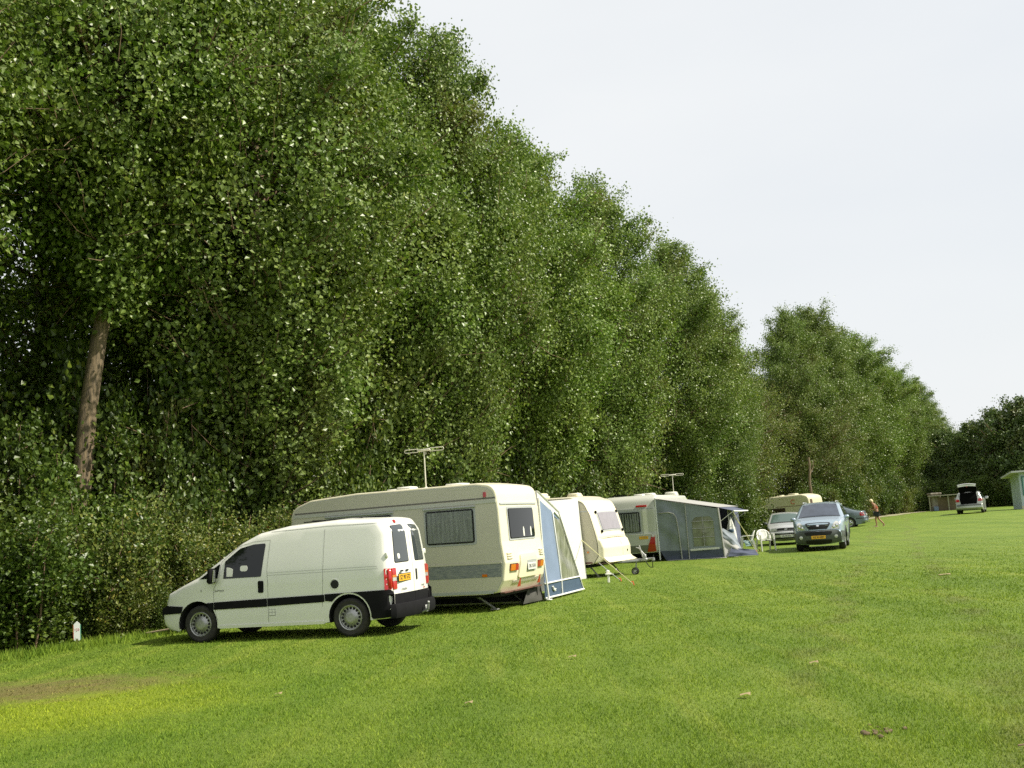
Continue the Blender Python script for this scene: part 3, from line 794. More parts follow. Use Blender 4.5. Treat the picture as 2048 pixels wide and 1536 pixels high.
def make_blue_awning():
    root = empty('awning', BIG[0], BIG[1])
    tag(root, 'pale blue and white tent awning with navy skirt beside the largest caravan', 'awning')
    y0 = 1.15; yt, zt = 2.45, 1.87; yb = 3.85
    x = -.02; xe = -4.0
    def front(z):  # sloping front line
        return yt + (yb - yt) * (1 - z / zt)
    # white roof
    sheetobj('roof_panel', [(x + .03, y0, 2.36), (xe, y0, 2.36), (xe, yt + .05, zt), (x + .03, yt + .05, zt)], 'canvas_white', root, amp=.012, sag=.05, seed=1)
    sheetobj('roof_panel', [(x + .0, y0, 2.37), (x + .0, y0, 2.20), (x + .0, yt, 1.74), (x + .0, yt + .04, zt)], 'canvas_white', root, amp=.004, nu=2, nv=8, seed=2)
    # gable: navy skirt, blue panel left, blue header, window
    zs = .36
    sheetobj('wall_panel', [(x, y0 + .05, zs), (x, y0 + .10, 2.17), (x, 1.98, 1.93), (x, 2.30, zs)], 'canvas_blue', root, amp=.015, seed=3)
    sheetobj('wall_panel', [(x, 1.98, 1.93), (x, 1.98, 1.84), (x, yt, 1.70), (x, yt, 1.76)], 'canvas_blue', root, amp=.002, nu=2, seed=4)
    sheetobj('clear_window', [(x - .01, 2.30, zs), (x - .01, 1.99, 1.86), (x - .01, front(1.74), 1.74), (x - .01, front(zs), zs)], 'pvc', root, amp=.03, seed=5, nu=14, nv=8)
    sheetobj('skirt_panel', [(x, y0 + .05, .03), (x, y0 + .05, zs), (x, front(zs), zs), (x, front(.03), .03)], 'canvas_navy', root, amp=.01, seed=6, nu=3)
    # piping
    mb = MB()
    mb.tube([(x + .012, y0 + .05, zs), (x + .012, front(zs), zs)], .018, 6)
    mb.tube([(x + .012, 2.30, .06), (x + .012, 2.30, zs), (x + .012, 2.2, 1.0), (x + .012, 2.02, 1.86), (x + .012, 2.10, 1.90), (x + .012, yt, 1.76)], .018, 6)
    mb.tube([(x + .012, y0 + .05, .05), (x + .012, 2.2, .045), (x + .012, front(.0), .05)], .02, 6)
    mb.tube([(x + .012, front(.03), .03), (x + .012, yt, zt)], .012, 6)
    mb.build('piping', M['piping'], root, smooth=50)
    for pts in ([(x + .05, 1.30, .0), (x + .03, y0 + .03, 1.0), (x + .02, y0 + .02, 2.2)],):
        mb = MB(); mb.tube(pts, .022, 8); mb.box((pts[0][0], pts[0][1], .012), (.12, .12, .024), bev=.008); mb.build('tent_pole', M['piping'], root, smooth=50)
    # frog like mark on the skirt: a plain white badge
    mb = MB(); mb.tube([(x + .02, 1.68, .27), (x + .02, 1.72, .20), (x + .02, 1.82, .17)], .022, 6); mb.tube([(x + .02, 1.74, .22), (x + .02, 1.86, .20)], .015, 6); mb.build('badge', M['piping'], root)
    # front wall (faces the hedge side) and far gable
    sheetobj('wall_panel', [(x, yb, .03), (x, yt, zt), (xe, yt, zt), (xe, yb, .03)], 'canvas_white', root, seed=8)
    sheetobj('wall_panel', [(xe, y0, .03), (xe, y0, 2.36), (xe, yt, zt), (xe, yb, .03)], 'canvas_blue', root, seed=9)
    # draught skirt under the caravan, its shade put into the darkened canvas colour
    sheetobj('draught_skirt', [(x - .1, y0 - .12, .02), (x - .1, y0 - .12, .38), (xe, y0 - .12, .38), (xe, y0 - .12, .02)], 'canvas_draught', root, amp=.03, seed=10, nu=3, nv=16)
    sheetobj('draught_skirt', [(x - .12, y0 - .95, .02), (x - .12, y0 - .55, .38), (x - .10, y0 + .05, .40), (x - .06, y0 + .12, .02)], 'canvas_draught', root, amp=.04, seed=11, nu=6, nv=8)
    return root
make_blue_awning()

# ---- middle beige caravan (front end faces right)
MID = ((2.62, 32.70, 0), R(-27.7))
def make_mid():
    top = fillet([(-.12, .42), (.06, .46, .03), (.16, .56, .04), (.17, .85, .12), (.08, 1.08, .08), (.03, 1.10, .03), (-.04, 1.36, .3), (-.17, 1.83, .3), (-.34, 2.20, .28), (-.75, 2.36, .3), (-3.9, 2.40, .3), (-4.45, 2.25, .3), (-4.6, 1.3, .4), (-4.5, .45, .1)])
    bot = [(-4.3, .40)] + arch(-2.3, (.40, .30), .40) + [(-1.7, .40), (-.3, .40)]
    root, sh = caravan('caravan', *MID, top, (lambda x, z: 1.06 - (.04 * ((x + .3) / .45) ** 2 if x > -.3 else 0)), bot, '', 'grp_cream', r=.05, bulge=(.10, .02, .03))
    tag(root, 'cream caravan with sloping front window between the white and dark awnings', 'caravan')
    off = fillet([(-.16, .43), (-.02, .62, .03), (-.02, .98, .1), (-.09, 1.36, .3), (-.21, 1.83, .3), (-.38, 2.16, .28), (-.77, 2.30, .3), (-3.9, 2.34, .3), (-4.40, 2.20, .3), (-4.54, 1.3, .4), (-4.45, .46, .1)])
    b2 = [(-4.3, .42)] + arch(-2.3, (.415, .30), .42) + [(-1.7, .42), (-.3, .42)]
    for sg in (-1, 1):
        sh.side(list(off) + b2, sg, 'side_skin', M['beige_side'], root, off=.008, g=.10, depth=.006)
        seam(sh, off, sg, root, 'edge_trim', w=.03, mt='plastic_dark')
        sh.side([(-4.5, 1.90), (-4.5, 1.93), (-.26, 1.93), (-.25, 1.90)], sg, 'moulding', M['frame_grey'], root, off=.012, g=.4)
        sh.side([(-4.5, .84), (-4.5, .99), (-.04, .99), (-.03, .84)], sg, 'side_band', M['band_grey'], root, off=.008, g=.4)
        sh.side([(-4.4, .42), (-4.4, .47), (-.2, .47), (-.2, .42)], sg, 'floor_rail', M['brown_trim'], root, off=.014, g=.4)
        mb = MB(); mb.lathe([(.03, -.02), (.03, .01), (.015, .015)], axis='y', c=(-.31, sg * 1.07, .75), n=12); mb.build('reflector', M['amber_lens'], root)
        wheel(root, -2.3, sg * .92, .31, .17, sg)
        side_window(sh, -3.6, -2.6, 1.25, 1.85, sg, root)
    liners(root, sh, (-2.3,), .40, .30, .35)
    # raked front window with pale blind
    f = sh.cap([((-.03, 1.30), -.72), ((-.03, 1.30), .72), ((-.19, 1.87), .72), ((-.19, 1.87), -.72)], 'front_window', M['frame_grey'], root, off=.012, r=.05)
    sh.cap([((-.04, 1.34), -.67), ((-.04, 1.34), .67), ((-.18, 1.83), .67), ((-.18, 1.83), -.67)], 'blind', mat('blind', (.30, .28, .31), .2, spec=.4, var=.15, vscale=6), f, off=.026, r=.04)
    for y in (-.76, .76):
        for z, x in ((1.30, -.03), (1.85, -.18)):
            mb = MB(); P = sh.toppt([sh.S(x, z)], [y], .03)[0]; mb.box(P, (.06, .05, .09), bev=.015); mb.build('window_catch', M['plastic_dark'], f)
    sh.cap([((.02, 1.14), -.95), ((.02, 1.14), .95), ((0, 1.17), .95), ((0, 1.17), -.95)], 'locker_lid_gap', M['alu_beige'], root, off=.006, g=.2)
    seam_l = sh.cap([((.17, .60), .14), ((.12, 1.05), .14), ((.12, 1.05), .155), ((.17, .60), .155)], 'locker_gap', M['alu_beige'], root, off=.004, g=.1)
    mb = MB(); P = sh.toppt([sh.S(.17, .72)], [.55], .0)[0]; mb.lathe([(.03, -.01), (.03, .015), (.01, .02)], axis='x', c=P, n=12); mb.build('locker_lock', M['black'], root)
    # flared front skirt
    mb = MB(); g = []
    for t in np.linspace(-1, 1, 13):
        y = t * 1.02; b = .10 * (1 - t * t)
        g.append([(.13 + b, y, .60), (.20 + b, y, .52), (.32 + b * 1.3, y * 1.03, .44), (.30 + b, y, .42), (.0, y, .43)])
    mb.sheet(g); mb.build('front_skirt', M['grp_cream'], root, smooth=40)
    mb = MB(); mb.box((.1, 0, .405), (.44, 1.95, .02)); mb.build('skirt_edge', M['brown_trim'], root)
    # drawbar
    mb = MB()
    for s in (-1, 1): mb.tube([(-.6, s * .62, .40), (.45, s * .34, .40), (.85, s * .05, .41)], .035, 6)
    mb.box((.9, 0, .42), (.35, .12, .09), bev=.02); mb.tube([(1.0, 0, .43), (1.2, 0, .44)], .04, 8); mb.lathe([(.001, -.05), (.05, -.04), (.05, .03), (.001, .05)], c=(1.24, 0, .43), axis='z', n=12)
    mb.box((.98, 0, .50), (.10, .10, .16), bev=.02); mb.tube([(1.0, .05, .52), (.80, .05, .76), (.72, .05, .78)], .018, 6); mb.tube([(.95, -.05, .50), (.86, -.05, .84)], .02, 6)
    db = mb.build('drawbar', M['zinc'], root, smooth=40)
    mb = MB(); mb.tube([(.95, .05, .40), (1.08, .10, .20), (1.18, .08, .18), (1.2, .02, .36)], .012, 6); mb.build('breakaway_cable', M['black'], db)
    jw = wheel(root, .70, -.10, .11, .09, -1, holes=5); jw.name = 'jockey_wheel'
    mb = MB(); mb.tube([(.70, -.06, .12), (.74, -.05, .45)], .022, 6); mb.build('jockey_stem', M['zinc'], root)
    mb = MB(); mb.box((-2.3, 0, .36), (4.0, 1.8, .06)); mb.box((-2.3, 0, .31), (3.4, .9, .06)); mb.tube([(-2.3, -.9, .3), (-2.3, .9, .3)], .04); mb.build('chassis', M['under'], root)
    for y in (-.8, .8): steady(root, -.45, y, .40, .30, 0); steady(root, -4.1, y, .40, -.3, 0)
    # roof furniture
    vent(root, -2.35, -.35, 2.39, .75, .12, 'skylight', 'grp_cream'); vent(root, -.95, -.3, 2.37, .34, .08, mt='grp_cream')
    mb = MB(); mb.box((-3.0, -.7, 2.47), (.18, .18, .16), bev=.03); mb.build('flue_cap', M['grp_cream'], root)
    mb = MB(); mb.tube([(-3.3, -.9, 2.40), (-3.2, -.3, 2.46), (-1.9, -.85, 2.44)], .03, 6)
    mb.build('roof_rail', M['zinc'], root)
    return root
make_mid()
# loudspeaker-free step stand in front of it: small stool with two props by the steady
def make_white_awning():
    root = empty('awning', *MID)
    tag(root, 'plain white canvas awning on the near side of the cream caravan', 'awning')
    x, xe = -.50, -3.6; y0, y1 = -1.10, -3.5
    zt, ze = 2.30, 1.98
    sheetobj('roof_panel', [(x, y0, zt), (xe, y0, zt), (xe, y1, ze), (x, y1, ze)], 'canvas_white', root, seed=21, sag=.06, amp=.01)
    sheetobj('wall_panel', [(x, y0, zt), (x, y1, ze), (x + .05, y1 - .12, .02), (x + .12, y0 - .02, .02)], 'canvas_white', root, seed=22, amp=.02)
    sheetobj('wall_panel', [(x, y1, ze), (xe, y1, ze), (xe, y1 - .12, .02), (x + .05, y1 - .12, .02)], 'canvas_white', root, seed=23, amp=.02)
    sheetobj('wall_panel', [(xe, y1, ze), (xe, y0, zt), (xe, y0, .02), (xe, y1 - .12, .02)], 'canvas_white', root, seed=24, amp=.02)
    for yy, zz in ((y0 - .03, zt - .06), (y1 + .03, ze - .05)):
        mb = MB(); mb.tube([(x - .04, yy, 0), (x - .04, yy, zz)], .014, 6); mb.build('tent_pole', M['pole'], root)
    return root
make_white_awning()

# ---- rear caravan behind (its rear faces us) with dark awning
FAR = ((3.865, 41.29, 0), R(69.2))
def make_far():
    # local: -x is the end that faces the field (rear), body runs along +x
    top = fillet([(6.0, .5), (6.1, 1.2, .3), (5.9, 2.2, .3), (5.4, 2.42, .3), (.45, 2.44, .3), (.10, 2.33, .3), (-.03, 1.9, .3), (-.02, 1.1, .08), (-.06, 1.0, .05), (-.09, .62, .08), (.0, .34, .04)])
    bot = [(.3, .32), (1.8, .32)] + arch(2.9, (.40, .3), .32) + [(4.0, .32), (5.9, .40)]
    root, sh = caravan('caravan', *FAR, top, (lambda x, z: 1.15), bot, '', 'alu_white', r=.05, bulge=(.03, .02, .03))
    tag(root, 'grey-white caravan seen from the rear with the dark awning at its side', 'caravan')
    X = -.02
    # rear window with curtains
    f = sh.cap([((X, 1.03), -.62), ((X, 1.03), .62), ((X, 1.90), .62), ((X, 1.90), -.62)], 'window', M['frame_grey'], root, off=.010, r=.08)
    sh.cap([((X, 1.08), -.57), ((X, 1.08), .57), ((X, 1.85), .57), ((X, 1.85), -.57)], 'seal', M['black'], f, off=.016, r=.07)
    pleats('curtain', lambda u, v, h: (-.075 - h, u, v), -.52, .52, 1.13, 1.80, M['curtain'], f, n=11, amp=.012)
    sh.cap([((X, 1.08), -.55), ((X, 1.08), .55), ((X, 1.85), .55), ((X, 1.85), -.55)], 'pane', mat('pane_tint2', (.03, .035, .03), .05, alpha=.3), f, off=.10, depth=-.09, r=.07)
    sh.cap([((X, 1.00), -.68), ((X, 1.00), -.84), ((X, 1.92), -.84), ((X, 1.92), -.68)], 'trim_panel', M['grp_white'], root, off=.012, r=.03)
    sh.cap([((-.07, .36), -1.08), ((-.09, .62), -1.08), ((-.09, .62), 1.08), ((-.07, .36), 1.08)], 'bumper_panel', M['band_grey'], root, off=.012, r=.05)
    for sg in (-1, 1):
        l = sh.cap([((-.08, .36), sg * 1.09), ((-.08, .98), sg * 1.09), ((-.08, .98), sg * .98), ((-.08, .36), sg * .76)], 'tail_lamp', M['red_lens'], root, off=.03, r=.02)
        sh.cap([((-.07, .90), sg * 1.085), ((-.05, 1.02), sg * 1.085), ((-.05, 1.02), sg * .99), ((-.07, .90), sg * .97)], 'reversing_lamp', M['clear_lens'], l, off=.034, r=.01)
    text('TL 4312', .07, (-.10, -.68, .90), (-1, 0, 0), M['ink_grey'], root)
    sh.cap([((-.08, .84), -.84), ((-.08, .95), -.84), ((-.08, .95), -.50), ((-.08, .84), -.50)], 'number_plate', M['plate_yellow'], root, off=.01, r=.01)
    sh.cap([((-.05, 1.0), .2), ((-.03, 1.02), .2), ((-.03, 1.02), -1.0), ((-.05, 1.0), -1.0)], 'moulding', M['grp_white'], root, off=.012)
    sh.cap([((.05, 2.0), -.45), ((.04, 2.07), -.45), ((.04, 2.07), -.85), ((.05, 2.0), -.85)], 'high_brake_light', M['red_lens'], root, off=.03, r=.02)
    sh.cap([((.0, 1.96), .30), ((.0, 2.06), .30), ((.0, 2.06), 1.0), ((.0, 1.96), 1.0)], 'grab_handle', M['brown_trim'], root, off=.05, r=.03)
    sh.cap([((.0, 1.94), -1.08), ((.0, 1.96), -1.08), ((.0, 1.96), 1.08), ((.0, 1.94), 1.08)], 'rain_lip', M['frame_grey'], root, off=.01, g=.2)
    for sg in (-1, 1):
        wheel(root, 2.9, sg * 1.0, .31, .17, sg); side_window(sh, .8, 1.9, 1.15, 1.85, sg, root)
        steady(root, .35, sg * .9, .32, -.3, 0)
    liners(root, sh, (2.9,), .40, .30, .35)
    mb = MB(); mb.box((2.9, 0, .29), (5.4, 2.0, .05)); mb.box((2.9, 0, .25), (4.6, .9, .07)); mb.build('chassis', M['under'], root)
    mb = MB(); mb.box((.08, -1.17, 1.35), (.05, .05, 1.95), bev=.01); mb.build('awning_rail', M['piping'], root)
    vent(root, 4.2, -.85, 2.42, .45, .12); vent(root, 1.2, -.3, 2.44, .36, .06); vent(root, 2.6, -.3, 2.44, .5, .09)
    mb = MB(); mb.tube([(.6, .1, 2.50), (.9, .75, 2.50)], .02, 6); mb.tube([(.6, .1, 2.44), (.6, .1, 2.50)], .015, 6); mb.tube([(.9, .75, 2.44), (.9, .75, 2.50)], .015, 6); mb.build('roof_rack', M['plastic_dark'], root)
    return root
make_far()
p = world(*FAR, (4.2, -.95, 2.50)); aerial(*p, 3.25, R(0), label='two-loop TV aerial above the rear caravan with the dark awning')

def make_dark_awning():
    root = empty('awning', *FAR)
    tag(root, 'charcoal grey awning with arched lattice window and open front', 'awning')
    x = .06; y0, ye = -1.17, -3.45; z0, ze = 2.28, 1.80; xe = 4.3
    rf = lambda y: z0 + (ze - z0) * (y - y0) / (ye - y0)
    sheetobj('roof_panel', [(x - .05, y0, z0 + .02), (xe, y0, z0 + .02), (xe, ye - .05, ze + .02), (x - .05, ye - .05, ze + .02)], 'canvas_light', root, seed=31, sag=.10, amp=.03, nu=14)
    # gable wall facing the field, in panels with holes for the window
    sheetobj('wall_panel', [(x, y0, .36), (x, y0 - .0, z0 - .02), (x, -2.30, rf(-2.30) - .02), (x, -2.30, .33)], 'canvas_grey', root, seed=32, amp=.06, nu=16, nv=14)
    wy0, wy1, wz0, wz1 = -2.47, -3.26, .46, 1.52
    sheetobj('wall_panel', [(x, -2.30, .33), (x, -2.30, rf(-2.3) - .02), (x, wy0, rf(wy0) - .02), (x, wy0, .33)], 'canvas_grey', root, seed=33, amp=.006, nu=3)
    sheetobj('wall_panel', [(x, wy1, .33), (x, wy1, rf(wy1) - .02), (x, ye, ze - .02), (x, ye - .10, .33)], 'canvas_grey', root, seed=34, amp=.006, nu=3)
    sheetobj('wall_panel', [(x, wy0, .33), (x, wy0, wz0), (x, wy1, wz0), (x, wy1, .33)], 'canvas_grey', root, seed=35, amp=.003, nu=2)
    # header with arched lower edge
    mb = MB(); g = []
    for i in range(17):
        t = i / 16; y = wy0 + (wy1 - wy0) * t
        zc = wz1 - .16 * max(0, abs(t - .5) * 2 - .55) ** 2 / .2025
        g.append([(x, y, zc), (x, y, rf(y) - .02)])
    mb.sheet(g); mb.build('wall_panel', M['canvas_grey'], root, recalc=False)
    M['pvc_clear'] = mat('pvc_clear', (.16, .17, .12), .1, spec=.7, var=.8, vscale=3, col2=(.30, .33, .24))
    sheetobj('clear_window', [(x + .015, wy0, wz0), (x + .015, wy0, wz1), (x + .015, wy1, wz1), (x + .015, wy1, wz0)], 'pvc_clear', root, seed=36, amp=.01)
    sheetobj('inner_curtain', [(x + .05, wy0, wz0), (x + .05, wy0, wz1), (x + .05, wy0 - .16, wz1), (x + .05, wy0 - .03, wz0)], 'canvas_light', root, seed=40, amp=.01)
    mb = MB()
    for z in (.78, 1.10, 1.36): mb.tube([(x - .012, wy0, z), (x - .012, wy1, z - .0)], .014, 6)
    mb.tube([(x - .014, (wy0 + wy1) / 2, wz0), (x - .014, (wy0 + wy1) / 2, wz1)], .015, 6); mb.build('window_lattice', M['canvas_light'], root)
    # door arch
    mb = MB(); mb.tube([(x - .06, -2.02, .03), (x - .09, -1.98, 1.0), (x - .09, -1.93, 1.55), (x - .09, -1.84, 1.70), (x - .09, -1.65, 1.76), (x - .06, y0 - .12, 1.75)], .024, 6)
    mb.tube([(x - .03, -2.28, .0), (x - .03, -2.28, rf(-2.28))], .022, 6); mb.build('zip_piping', M['canvas_light'], root, smooth=50)
    mb = MB(); mb.tube([(x - .02, y0 - .02, .05), (x - .02, y0, 2.3)], .03, 6); mb.build('edge_pole', M['piping'], root)
    mb = MB(); mb.tube([(x - .01, ye - .12, .0), (x - .01, ye - .02, ze)], .035, 6); mb.build('corner_pole', M['canvas_light'], root)
    sheetobj('skirt_panel', [(x - .005, y0 - .25, .01), (x - .005, y0 - .05, .37), (x - .005, -2.30, .34), (x - .005, -2.30, .01)], 'canvas_dark', root, seed=37, nu=4)
    sheetobj('skirt_panel', [(x - .005, -2.30, .01), (x - .005, -2.30, .34), (x - .005, ye - .10, .34), (x - .005, ye - .14, .01)], 'canvas_dark', root, seed=38, nu=4)
    sheetobj('mud_wall', [(x - .02, -2.34, .31), (x - .02, -2.34, .385), (x - .02, ye + .05, .40), (x - .02, ye + .05, .33)], 'canvas_white', root, seed=39, nu=2, nv=12, amp=.01)
    sheetobj('ground_flap', [(x - .12, y0 - .3, .012), (x - .02, y0 - .3, .03), (x - .02, ye - .2, .03), (x - .14, ye - .2, .012)], 'canvas_light', root, nu=2, nv=14, seed=41, amp=.01)
    # front side: far half closed, near half open with canopy
    sheetobj('wall_panel', [(1.9, ye - .05, .01), (1.9, ye, ze), (xe, ye, ze), (xe, ye - .05, .01)], 'canvas_dark', root, seed=42)
    sheetobj('wall_panel', [(xe, y0, .01), (xe, y0, z0), (xe, ye, ze), (xe, ye - .05, .01)], 'canvas_dark', root, seed=43)
    mb = MB(); cloth(mb, (x, ye, ze + .02), (3.2, ye, ze + .02), (3.3, ye - .55, ze - .16), (x + .1, ye - .55, ze - .14), amp=.02, seed=44); mb.build('canopy', M['canvas_dark'], root, smooth=80, recalc=False)
    mb = MB(); mb.tube([(x + .1, ye - .55, ze - .15), (1.5, ye - .56, ze - .17), (3.3, ye - .55, ze - .17)], .025, 6); mb.build('canopy_edge', M['piping'], root)
    for xx in (.1, 1.9, 3.2):
        mb = MB(); mb.tube([(xx + .0, ye - .05, 0), (xx, ye - .02, ze - .02)], .016, 6); mb.tube([(xx, ye - .04, ze - .5), (xx + .05, ye - .54, ze - .16)], .012, 6); mb.build('tent_pole', M['pole'], root)
    # opened front panel thrown down beside the corner
    sheetobj('open_flap', [(x + .1, ye - .1, .75), (x + .12, ye - .03, 1.1), (x + .5, ye - .45, .80), (x + .3, ye - .75, .12)], 'canvas_grey', root, seed=45, amp=.05)
    sheetobj('open_flap', [(x + .0, ye - .12, .03), (x + .1, ye - .08, .72), (x + .35, ye - .55, .45), (x + .1, ye - .75, .03)], 'canvas_light', root, seed=46, amp=.06)
    sheetobj('open_flap', [(x - .1, ye - .25, .05), (x + .1, ye - .35, .34), (x + .4, ye - 1.15, .22), (x + .1, ye - 1.3, .03)], 'canvas_dark', root, seed=47, amp=.05)
    return root
make_dark_awning()
# folded white parasol leaning in the awning opening
def parasol():
    p = world(*FAR, (.75, -3.75, .0))
    root = empty('folded_parasol', p, 0)
    mb = MB(); g = []
    for i, (r, z) in enumerate([(.02, 1.42), (.07, 1.28), (.13, 1.05), (.17, .78), (.19, .5), (.12, .42)]):
        g.append([(r * (1 + .18 * math.sin(k * 5 * PI / 12)) * math.cos(2 * PI * k / 24) + .0, r * (1 + .18 * math.sin(k * 5 * PI / 12)) * math.sin(2 * PI * k / 24), z) for k in range(25)])
    mb.sheet(g); mb.build('parasol_cloth', M['canvas_white'], root, smooth=60)
    mb = MB(); mb.tube([(0, 0, 0), (0, 0, 1.45)], .018, 8); mb.lathe([(.18, 0), (.18, .06), (.03, .09)], axis='z', n=16); mb.build('parasol_pole', M['pole'], root)
    mb = MB(); mb.lathe([(.075, .0), (.10, .03), (.10, .09), (.075, .12)], c=(-.02, -.10, .88), axis='z', n=16, closed=False); mb.build('parasol_print', M['canvas_navy'], root)
    tag(root, 'folded white parasol standing in the open front of the dark awning', 'parasol')
parasol()

# ---- old cream caravan at the far trees
def make_old():
    loc, rz = (18.35, 74.6, ground_z(19, 74.6)), R(-42)
    top = fillet([(1.6, .5), (1.7, 1.3, .2), (1.6, 2.3, .45), (1.1, 2.42, .4), (-1.3, 2.36, .5), (-1.68, 2.2, .35), (-1.72, 1.3, .2), (-1.62, .5)])
    bot = [(-1.5, .42), (-.5, .42)] + arch(0, (.36, .3), .42) + [(.6, .42), (1.5, .42)]
    root, sh = caravan('caravan', loc, rz, top, (lambda x, z: .98), bot, '', 'cream_old', r=.09, bulge=(.05, .04, .05))
    tag(root, 'small old cream caravan with brown window standing behind the parked cars', 'caravan')
    for sg in (-1, 1):
        sh.side([(-1.70, 1.66), (-1.70, 1.69), (1.64, 1.72), (1.64, 1.69)], sg, 'moulding', M['brown_trim'], root, off=.01, g=.5)
        sh.side([(-1.42, .92), (-1.42, 1.60), (-.12, 1.60), (-.12, .92)], sg, 'window', M['curtain_brown'], root, off=.012, r=.04)
        sh.side([(-1.40, .95), (-1.40, 1.56), (-.15, 1.56), (-.15, .95)], sg, 'pane', mat('pane_brown', (.05, .035, .02), .08, alpha=.6), root, off=.03, depth=-.02, r=.04)
        wheel(root, 0, sg * .82, .29, .16, sg)
    # ring shaped maker's mark
    w = sh.hw(.5, 1.98)[0]
    mb = MB(); mb.tube([(.50 + .15 * math.cos(a), -w - .012, 1.97 + .14 * math.sin(a)) for a in np.linspace(.6, 5.6, 14)], .028, 6); mb.build('round_emblem', mat('emblem', (.55, .18, .10), .5), root)
    # open roof locker door / awning pole bag at the right
    sh.cap([((1.66, 1.75), -.80), ((1.64, 2.08), -.80), ((1.64, 2.08), -.55), ((1.66, 1.75), -.55)], 'end_window', M['curtain_brown'], root, off=.015, r=.03)
    sh.cap([((1.7, 1.0), -.5), ((1.68, 1.5), -.5), ((1.68, 1.5), .6), ((1.7, 1.0), .6)], 'end_window', M['glass_dark'], root, off=.015, r=.03)
    vent(root, .05, 0, 2.40, .55, .09, mt='cream_old'); vent(root, -.9, 0, 2.38, .4, .07, mt='cream_old')
    mb = MB(); mb.box((0, 0, .40), (3.2, 1.6, .06)); mb.build('chassis', M['under'], root)
make_old()

# ---- guy ropes and pegs
def guy(a, b, label, peg=True, mt='rope', n=1):
    mb = MB(); A, B = Vector(a), Vector(b); mb.tube([A, (A + B) / 2 - Vector((0, 0, .01)), B], .011, 5)
    root = mb.build('guy_rope', M[mt], None); tag(root, label, 'rope', 'guy ropes of the awnings')
    mb = MB(); d = (B - A).normalized(); mb.box(A + (B - A) * .7, (.03, .09, .03)); mb.build('rope_runner', M['tape'], root)
    mb = MB(); mb.tube([B + Vector((.02, 0, -.06)), B + Vector((-.01, 0, .07)), B + Vector((-.05, 0, .06))], .014, 6)
    o = mb.build('tent_peg', M['peg'], None); tag(o, 'orange tent peg ' + label[label.index('|') + 1:].strip() if '|' in label else 'orange tent peg', 'tent peg', 'orange pegs in the grass')
    root['label'] = label.split('|')[0].strip()
guy(world(*MID, (-.45, -1.16, 1.12)), (2.65, 27.54, .02), 'yellow-white storm strap running from the white awning to the grass | at the foot of the long yellow-white strap')
guy(world(*MID, (-.2, -.8, .5)), (2.51, 29.45, .02), 'short blue-grey rope under the cream caravan | at the foot of the short rope below the cream caravan', mt='frame_grey')
guy(world(*FAR, (1.9, -3.5, 1.75)), (9.3, 43.9, .02), 'thin rope from the dark awning front past the white chairs | beside the white chair nearest the cars')
guy(world(*FAR, (.2, -3.98, 1.6)), (8.95, 42.9, .02), 'thin rope from the dark awning canopy down to the first chair | in the grass between the two white chairs')
# stabiliser pad on a short post in front of the cream caravan
mb = MB(); mb.box((2.18, 29.3, .10), (.06, .05, .20), bev=.01); mb.box((2.18, 29.3, .225), (.16, .14, .05), bev=.01); mb.box((2.17, 29.32, .29), (.10, .10, .07), bev=.02)
tag(mb.build('ground_stake', M['tape'], None), 'short cream post with grey cap in the grass before the cream caravan', 'post')
# ------------------------------------------------------------------ cars
M['silver_blue'] = mat('silver_blue', (.36, .45, .52), .28, metal=.45, coat=.6, spec=.5)
M['silver'] = mat('silver', (.50, .51, .50), .3, metal=.4, coat=.5)
M['sea_green'] = mat('sea_green', (.15, .19, .21), .28, metal=.35, coat=.6)
M['champagne'] = mat('champagne', (.40, .42, .37), .3, metal=.4, coat=.5)
M['car_trim'] = mat('car_trim', (.075, .085, .08), .5)
M['interior'] = mat('interior', (.004, .004, .004), 1.0, spec=.05)
M['glass_car'] = mat('glass_car', (.035, .05, .055), .03, spec=.8)
M['glass_green'] = mat('glass_green', (.07, .11, .095), .04, spec=.8)

def car(name, loc, rz, top, W, wb, wr, paint, side_glass, clear=.24, r=.07, bulge=(.10, .03, .06), label='', cat='car', group=None, holes=5, tw=.19, track=None, kind='alloy'):
    root = empty(name, loc, rz); tag(root, label, cat, group)
    fx, rx = wb
    xa, xb = top[0][0], top[-1][0]
    ar = wr + .055
    tp = fillet(top)
    bot = [(xb + .25, clear)] + arch(rx, (ar, wr), clear) + [((rx + fx) / 2, clear - .01)] + arch(fx, (ar, wr), clear) + [(xa - .15, clear)]
    sh = Shell(tp, bot, W, r=r, bulge=bulge, step=.08)
    sh.body('body', M[paint], root, ny=10)
    liners(root, sh, (fx, rx), ar, wr, .35)
    for x in (fx, rx):
        for sg in (1, -1): wheel(root, x, sg * (W(x, .3) - tw / 2 - .015), wr, tw, sg, kind, holes)
    mb = MB(); mb.box(((xa + xb) / 2, 0, clear + .12), (xa - xb - .5, W(0, .3) * 1.45, .22)); mb.build('underbody', M['under'], root)
    for sg in (1, -1):
        for poly in side_glass: sh.side(poly, sg, 'side_window', M['glass_car'], root, off=.005, g=.12)
    return root, sh

def mirror(root, x, y, z, sg, mt, s=1.0):
    mb = MB(); mb.box((x, sg * (y + .10), z), (.11 * s, .19 * s, .14 * s), Matrix.Rotation(sg * .15, 3, 'Z'), bev=.035); mb.box((x, sg * y, z - .04), (.05, .10, .04), bev=.01)
    o = mb.build('door_mirror', M[mt], root, smooth=50)
    mb = MB(); mb.box((x - .058 * s, sg * (y + .10), z), (.006, .15 * s, .11 * s), Matrix.Rotation(sg * .15, 3, 'Z')); mb.build('mirror_glass', M['chrome'], o)

